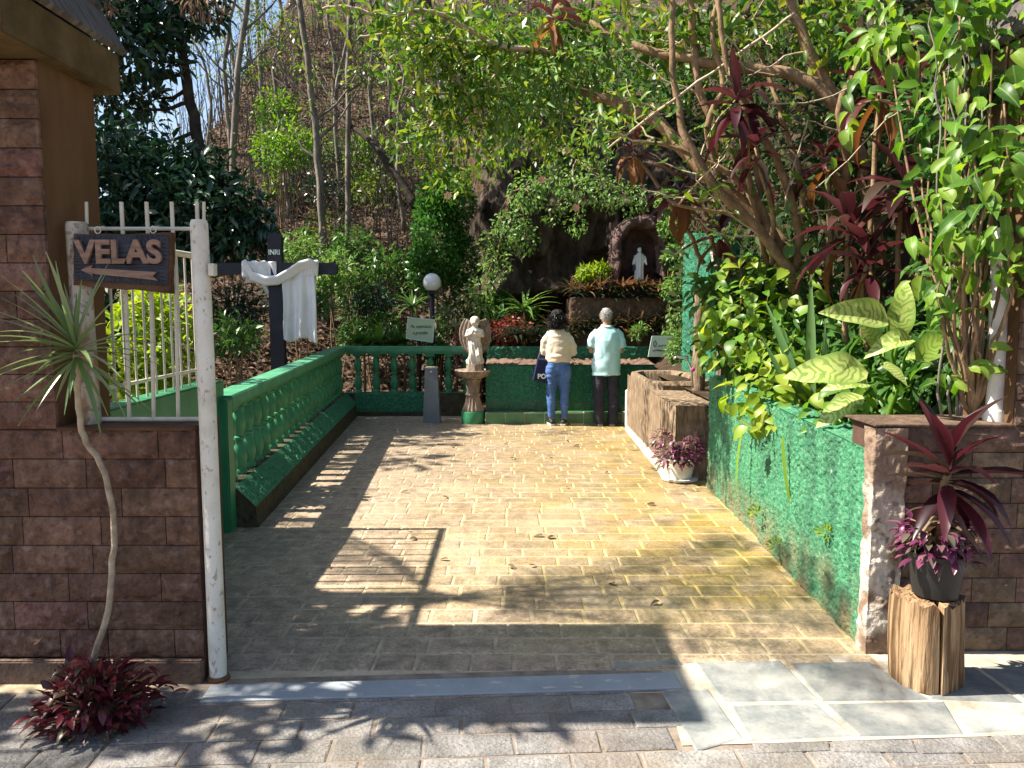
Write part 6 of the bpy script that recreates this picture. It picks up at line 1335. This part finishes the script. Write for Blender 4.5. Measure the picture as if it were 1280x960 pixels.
ms_ = [leafmesh('sword_blade', L_DRAC, .075, d_, .2, 8, 'strap') for d_ in (.25, .6)]
for (a, b_, Y) in (((1010, 540), (1018, 340), 5.0), ((1015, 540), (965, 370), 5.0), ((1010, 540), (955, 420), 4.95), ((1025, 545), (1035, 400), 5.0), ((1010, 545), (985, 400), 5.05), ((1020, 545), (1050, 430), 4.95)):
    p, q_ = P(*a, Y), P(*b_, Y); inst('leaf', random.choice(ms_), bl, leafM(p, q_ - p, (-.2, -1, .2), (q_ - p).length))
yb_ = [leafmesh('hanging_blade', L_LIME, .05, d_, .2, 9, 'strap') for d_ in (.3, .5)]
hb = thing('hanging_blade_plant', 'long yellow-green blades hanging down the face of the green wall', 'plant', P(1030, 540, 4.55))
for (a, b_, Y, Y2) in (((1032, 545), (1012, 655), 4.6, 4.45), ((935, 535), (912, 610), 5.4, 5.3), ((1000, 540), (900, 512), 5.0, 5.2)):
    p, q_ = P(*a, Y), P(*b_, Y2); p.x = min(p.x, 1.64); q_.x = min(q_.x, 1.62); inst('leaf', yb_[0], hb, leafM(p, q_ - p, (-1, -.5, .1), (q_ - p).length * 1.05))
df = thing('dieffenbachia', 'large cream and green variegated plant above the near end of the wall', 'plant', P(1090, 540, 4.3))
dm = [leafmesh('variegated_leaf', L_DIEF, .42, d_, f_, 10, 'ovate', w_) for d_, f_, w_ in ((.35, .3, .1), (.8, .15, .2), (1.2, .4, .12))]
cD = P(1120, 480, 4.3); mb = MB()
for (a, tip, Y, Y2, up) in (((1110, 400), (1035, 385), 4.1, 4.0, (-.3, -1, .5)), ((1120, 425), (1135, 352), 4.3, 4.2, (-.4, -1, .2)), ((1145, 450), (1212, 392), 4.1, 4.0, (-.1, -1, .4)), ((1085, 465), (990, 452), 4.05, 3.95, (-.2, -.9, .6)), ((1140, 425), (1085, 425), 4.0, 3.9, (-.2, -.8, .7)), ((1078, 495), (1018, 522), 4.1, 4.0, (-.4, -.8, .6)), ((1100, 455), (1140, 480), 4.2, 4.1, (.2, -.8, .6)), ((1105, 440), (1075, 400), 4.35, 4.3, (-.4, -.9, .4)), ((1130, 450), (1175, 440), 4.2, 4.1, (0, -.7, .8)), ((1085, 480), (1040, 470), 4.2, 4.1, (-.2, -.8, .6))):
    p, q_ = P(*a, Y), P(*tip, Y2); inst('leaf', random.choice(dm), df, leafM(p, q_ - p, up, (q_ - p).length * random.uniform(.92, 1.05))); limb(mb, [cD, (cD + p) / 2 + Vector((0, 0, .03)), p], .010, .007, 6)
limb(mb, [P(1110, 560, 4.35), cD], .018, .014, 7); mb.build('stem', L_BRIGHT, df, True)
# big-leaved climber on the right pillar
def ribs(N, L, c):
    t = N.new('ShaderNodeTexCoord'); s = N.new('ShaderNodeSeparateXYZ'); L.new(t.outputs['Object'], s.inputs[0]); ab = N.new('ShaderNodeMath'); ab.operation = 'ABSOLUTE'; L.new(s.outputs[1], ab.inputs[0])
    mr = N.new('ShaderNodeMapRange'); mr.inputs[1].default_value = .022; mr.inputs[2].default_value = .006; L.new(ab.outputs[0], mr.inputs[0]); c = mixnode(N, L, mul(N, L, mr.outputs[0], .6), c, (.25, .36, .1))
    f = mul(N, L, noisefac(N, L, t.outputs['Object'], 6, .55, .75), .5); return mixnode(N, L, f, c, (.16, .19, .03))
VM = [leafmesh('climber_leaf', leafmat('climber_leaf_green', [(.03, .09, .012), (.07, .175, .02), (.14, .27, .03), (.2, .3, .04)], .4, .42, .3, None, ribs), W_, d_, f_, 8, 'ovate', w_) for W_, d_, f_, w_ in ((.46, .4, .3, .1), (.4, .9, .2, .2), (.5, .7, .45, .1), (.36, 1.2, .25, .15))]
leafy('climber', 'vigorous green big-leaved climber covering the right gate pillar', 'climber', [(1240, 60, 3.5, .2), (1180, 90, 3.6, .15), (1255, 130, 3.35, .15), (1215, 190, 3.45, .15), (1255, 200, 3.3, .15), (1175, 240, 3.5, .15), (1220, 260, 3.4, .16), (1262, 280, 3.3, .13), (1185, 300, 3.45, .15), (1225, 330, 3.4, .14), (1262, 360, 3.35, .12), (1175, 350, 3.5, .12), (1205, 390, 3.45, .12), (1200, 20, 3.6, .15), (1110, 60, 4.2, .15), (1265, 20, 3.5, .15), (1150, 180, 3.9, .12), (1220, 440, 3.45, .12), (1190, 470, 3.5, .12)], 300, .12, VM, P(1215, 520, 3.6), down=.35, toward=(-.5, -.8, .3))
cst = thing('bare_climber', 'bare twisting brown climber stems hanging on the right gate pillar', 'stems', P(1215, 525, 3.62)); mb = MB()
for k in range(13):
    x_ = random.uniform(1170, 1270); limb(mb, [P(x_ + random.uniform(-10, 10), 520, 3.6), P(x_ + random.uniform(-25, 25), 380, 3.6), P(x_ + random.uniform(-25, 25), 240, 3.6), P(x_ + random.uniform(-30, 30), 110, 3.65), P(x_ + random.uniform(-30, 30), 10, 3.7)], random.uniform(.004, .010), .003, 5, .02)
mb.build('stem', M_GBARK, cst, True)
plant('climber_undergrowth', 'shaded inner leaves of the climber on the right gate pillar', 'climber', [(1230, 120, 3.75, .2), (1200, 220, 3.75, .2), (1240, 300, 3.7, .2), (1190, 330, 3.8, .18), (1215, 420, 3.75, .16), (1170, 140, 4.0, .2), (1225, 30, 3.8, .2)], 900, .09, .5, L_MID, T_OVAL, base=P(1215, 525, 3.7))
leafy('climber', 'smaller green climber shoots above the slate roof on the right', 'climber', [(1090, 60, 4.6, .2), (1130, 20, 4.4, .2), (1060, 130, 5.0, .15), (1100, 30, 4.6, .15)], 60, .14, VM, P(1150, 150, 4.4), toward=(-.5, -.8, .3))

# ================================================================== left foreground plants
dc = P(95, 442, 2.92); db = G(118, 848); db = P(118, 835, 2.98)
dr = thing('dracaena', 'dracaena with a spiky crown on a winding bare stem before the stone wall', 'plant', (db.x, db.y, .0))
mb = MB(); limb(mb, [Vector((db.x - .01, 3.0, .0)), P(118, 820, 2.98), P(136, 765, 2.98), P(141, 700, 2.99), P(140, 640, 2.99), P(130, 590, 2.98), P(108, 553, 2.96), P(100, 520, 2.95), P(98, 470, 2.93), dc], .0125, .0115, 10, .005); mb.build('stem', surf('pale_cane', [(.2, .15, .1), (.34, .27, .19), (.46, .38, .28)], 20, .7, .5, 70), dr, True)
DM = [leafmesh('dracaena_blade', L_DRACP, .06, d_, .25, 8, 'strap') for d_ in (.25, .6, 1.0)]
for k in range(58):
    az = k * 2.399; el = 1.35 - 2.1 * (k / 57) + random.uniform(-.15, .15)
    d = Vector((math.cos(az) * math.cos(el), math.sin(az) * math.cos(el) * .8, math.sin(el)))
    if el > .45: d.x -= .35; d.y -= .1
    inst('leaf', DM[0 if el > .6 else (1 if el > -.1 else random.choice((0, 1)))], dr, leafM(dc + Vector((0, 0, (el) * .03)), d, (0, 0, 1) if abs(d.z) < .95 else (0, -1, 0), random.uniform(.23, .38)))
rc = P(120, 885, 2.82)
rb = thing('red_leaf_bush', 'low wine-red leafy bush at the foot of the dracaena', 'bush', (rc.x, rc.y, 0))
RM = [leafmesh('wine_leaf', L_RED, .42, d_, .2, 5) for d_ in (.4, .9)]
mb = MB()
for k in range(300):
    az = random.uniform(0, 6.283); u = random.random() ** .5; el = random.uniform(0.0, 1.5); rad = (.20 + .07 * math.sin(az * 3 + 1)) * (.55 + .45 * random.random())
    p = Vector((rc.x + math.cos(az) * math.cos(el) * rad * 1.12, rc.y + math.sin(az) * math.cos(el) * rad * .8, .03 + math.sin(el) * rad * .98))
    inst('leaf', random.choice(RM), rb, leafM(p, (math.cos(az) + random.gauss(0, .5), math.sin(az) + random.gauss(0, .5), .2 + random.gauss(0, .5)), (0, 0, 1), .066 * random.uniform(.7, 1.25)))
    if k % 5 == 0: mb.tube([(rc.x + random.uniform(-.04, .04), rc.y, .0), (Vector((rc.x, rc.y, .05)) + p) / 2, p], [.004, .004, .002], 5)
mb.build('stem', M_BARK, rb, True)
p_, d_ = clumps([(rc.x, rc.y, .07)], [(.21, .16, .14)], 420, .4); stuff(cloud('inner_leaves', np.abs(p_ * np.array([0, 0, 1])) + p_ * np.array([1, 1, 0]), d_ + np.array([0, 0, .2]), .06, .45, L_RED, rb, T_SMALL, .5))
# moss tufts along the foot of the right wall, fallen leaves on the paving
for k, (px, py, Y) in enumerate(((968, 680, 0), (1032, 665, 0), (945, 640, 0), (285, 618, 1))):
    c = G(px, py) if Y else None
    if c is None: w_ = ray(px, py); tt_ = 1.62 / w_.x; c = Vector((1.62, w_.y * tt_, max(.02, CH + w_.z * tt_)))
    t = thing('weed_tuft', 'small yellow-green weed tuft growing on the green wall' if not Y else 'small green weed on the balustrade plinth', 'weed', c, 'weeds on the green wall' if not Y else None)
    p_, d_ = clumps([tuple(c)], [.035], 40, .5); cloud('foliage', p_, d_ + np.array([-.6, 0, .4]), .035, .4, L_LIME, t, T_SMALL, .4)
FLm = [leafmesh('fallen_leaf_blade', L_DRY, .45, d_, .3, 5) for d_ in (.5, 1.2)]
for k in range(26):
    x = random.uniform(-1.2, 1.4); y = random.uniform(3.3, 9.5)
    t = inst('fallen_leaf', random.choice(FLm), None, leafM((x, y, .018), (random.gauss(0, 1), random.gauss(0, 1), .02), (0, 0, 1), random.uniform(.05, .09))); tag(t, 'dry brown fallen leaf lying on the courtyard tiles', 'leaf', 'fallen leaves on the courtyard')

# ================================================================== shade trees left of the frame
pt = thing('palm_tree', 'tall palm outside the gate on the left, casting feathery shade on the courtyard', 'palm', (-4.9, 4.05, 0))
mb = MB(); limb(mb, [Vector((-4.9, 4.05, 0)), Vector((-4.8, 4.05, 2.5)), Vector((-4.6, 4.05, 5.0))], .12, .09, 10); mb.build('trunk', M_GBARK, pt, True)
fr_ = []
for k in range(7):
    az = [-.12, .04, .2, .4, -.35, 2.2, -2.2][k]; L_ = 2.7
    for j in range(46):
        t_ = .12 + .88 * j / 46; x = L_ * t_ * math.cos(az); y = L_ * t_ * math.sin(az); z = 5.0 + .55 * t_ - 1.1 * t_ * t_
        for s_ in (-1, 1): fr_.append((-4.6 + x, 4.05 + y, z, math.cos(az) * .8 - s_ * math.sin(az), math.sin(az) * .8 + s_ * math.cos(az), -.35))
fr_ = np.array(fr_); cloud('frond', fr_[:, :3], fr_[:, 3:], .5, .055, L_MID, pt, T_STRAP, .8)
mb = MB()
for k in range(7):
    az = [-.12, .04, .2, .4, -.35, 2.2, -2.2][k]; mb.tube([(-4.6 + 2.7 * t_ * math.cos(az), 4.05 + 2.7 * t_ * math.sin(az), 5 + .55 * t_ - 1.1 * t_ * t_) for t_ in (0, .25, .5, .75, 1)], [.02, .016, .012, .008, .004], 5)
mb.build('frond_rib', M_BARK, pt)
def shade(label, C, rads, n, base, size=.2):
    t = thing('shade_tree', label, 'tree', base); mb = MB(); limb(mb, [Vector(base), Vector(base) + Vector((.1, 0, 1.2)), Vector(C[0])], .08, .04, 8); mb.build('trunk', M_GBARK, t, True)
    mb = MB()
    for c in C: limb(mb, [Vector(C[0]), (Vector(C[0]) + Vector(c)) / 2 + Vector((0, 0, .1)), Vector(c)], .03, .008, 5)
    mb.build('limb', M_GBARK, t)
    p_, d_ = clumps(C, rads, n, .45); cloud('crown', p_, d_ * .6 + rng.normal(size=d_.shape) * .5 + np.array([0, 0, -.3]), size * (.6 + .8 * rng.random(n)), .42, L_MID, t, T_SMALL, .6)
shade('leafy garden tree behind the left gate pillar', [(-3.5, 3.7, 2.1), (-3.3, 3.65, 2.6), (-3.8, 3.9, 2.5), (-3.9, 3.9, 2.0), (-3.4, 3.7, 1.5), (-3.8, 3.65, 3.2)], [.45, .35, .4, .35, .4, .3], 1500, (-4.0, 4.5, 0))
shade('tall broad garden tree far left of the balustrade', [(-7.0, 9.3, 5.4), (-6.4, 9.9, 5.0), (-7.4, 8.6, 5.8), (-6.2, 10.4, 6.2), (-8, 9.6, 6.4), (-5.8, 9.0, 5.6), (-7, 7.8, 6.8)], [.7, .6, .6, .6, .7, .5, .5], 1700, (-7.2, 9.4, .8))
shade('unseen slender tree added left of the gate to shade the front paving', [(-4.4, 2.85, 3.05), (-3.75, 2.92, 3.15), (-3.2, 2.85, 3.0), (-5.0, 2.8, 3.1), (-2.85, 2.95, 3.3), (-4.0, 2.6, 3.4)], [.26, .26, .24, .28, .22, .2], 420, (-4.4, 2.6, 0), .16)  # added out of view to throw dappled shade on the front paving
def canopy(label, base, C, rad, n, size):  # unseen crowns added above the frame to shade the bank and rock
    t = thing('added_shade_canopy', label, 'tree', base); mb = MB(); top = Vector(C[0]); q = limb(mb, [Vector(base), (Vector(base) + top) / 2 + Vector((.2, .3, .3)), top], .11, .06, 9); mb.build('trunk', M_GBARK, t, True)
    mb = MB()
    for c in C: s_ = min(q, key=lambda z: (z - Vector(c)).length); limb(mb, [s_, (s_ + Vector(c)) / 2 + Vector((0, 0, .15)), Vector(c)], .04, .01, 6)
    mb.build('limb', M_GBARK, t); p_, d_ = clumps(C, [rad] * len(C), n, .45); cloud('crown', p_, d_ * .6 + rng.normal(size=d_.shape) * .5 + np.array([0, 0, -.3]), size * (.6 + .8 * rng.random(n)), .42, L_MID, t, T_SMALL, .6)
canopy('unseen tree added to shade the right bank, crown high above the view', (4.2, 8.5, bzz(4.2, 8.5) - .1), [(2.2, 7.6, 6.6), (1.2, 7.0, 6.2), (2.0, 6.2, 6.0), (2.8, 8.6, 7.0), (1.0, 8.4, 6.8), (.4, 7.6, 6.5), (3.0, 6.8, 6.6), (1.6, 9.6, 7.2), (.2, 9.4, 7.0), (3.2, 5.8, 6.0), (2.4, 5.2, 5.6)], .62, 3000, .22)
canopy('unseen clifftop tree added to shade the rock face, crown high above the view', (-1.2, 15.0, hz(-1.2, 15.0) - .1), [(-1.6, 12.9, 7.5), (-2.6, 12.6, 7.4), (-3.4, 12.8, 7.5), (-.6, 12.7, 7.6), (.4, 12.6, 7.5), (-4.1, 12.5, 7.4), (1.2, 13.0, 7.7)], .62, 1700, .22)
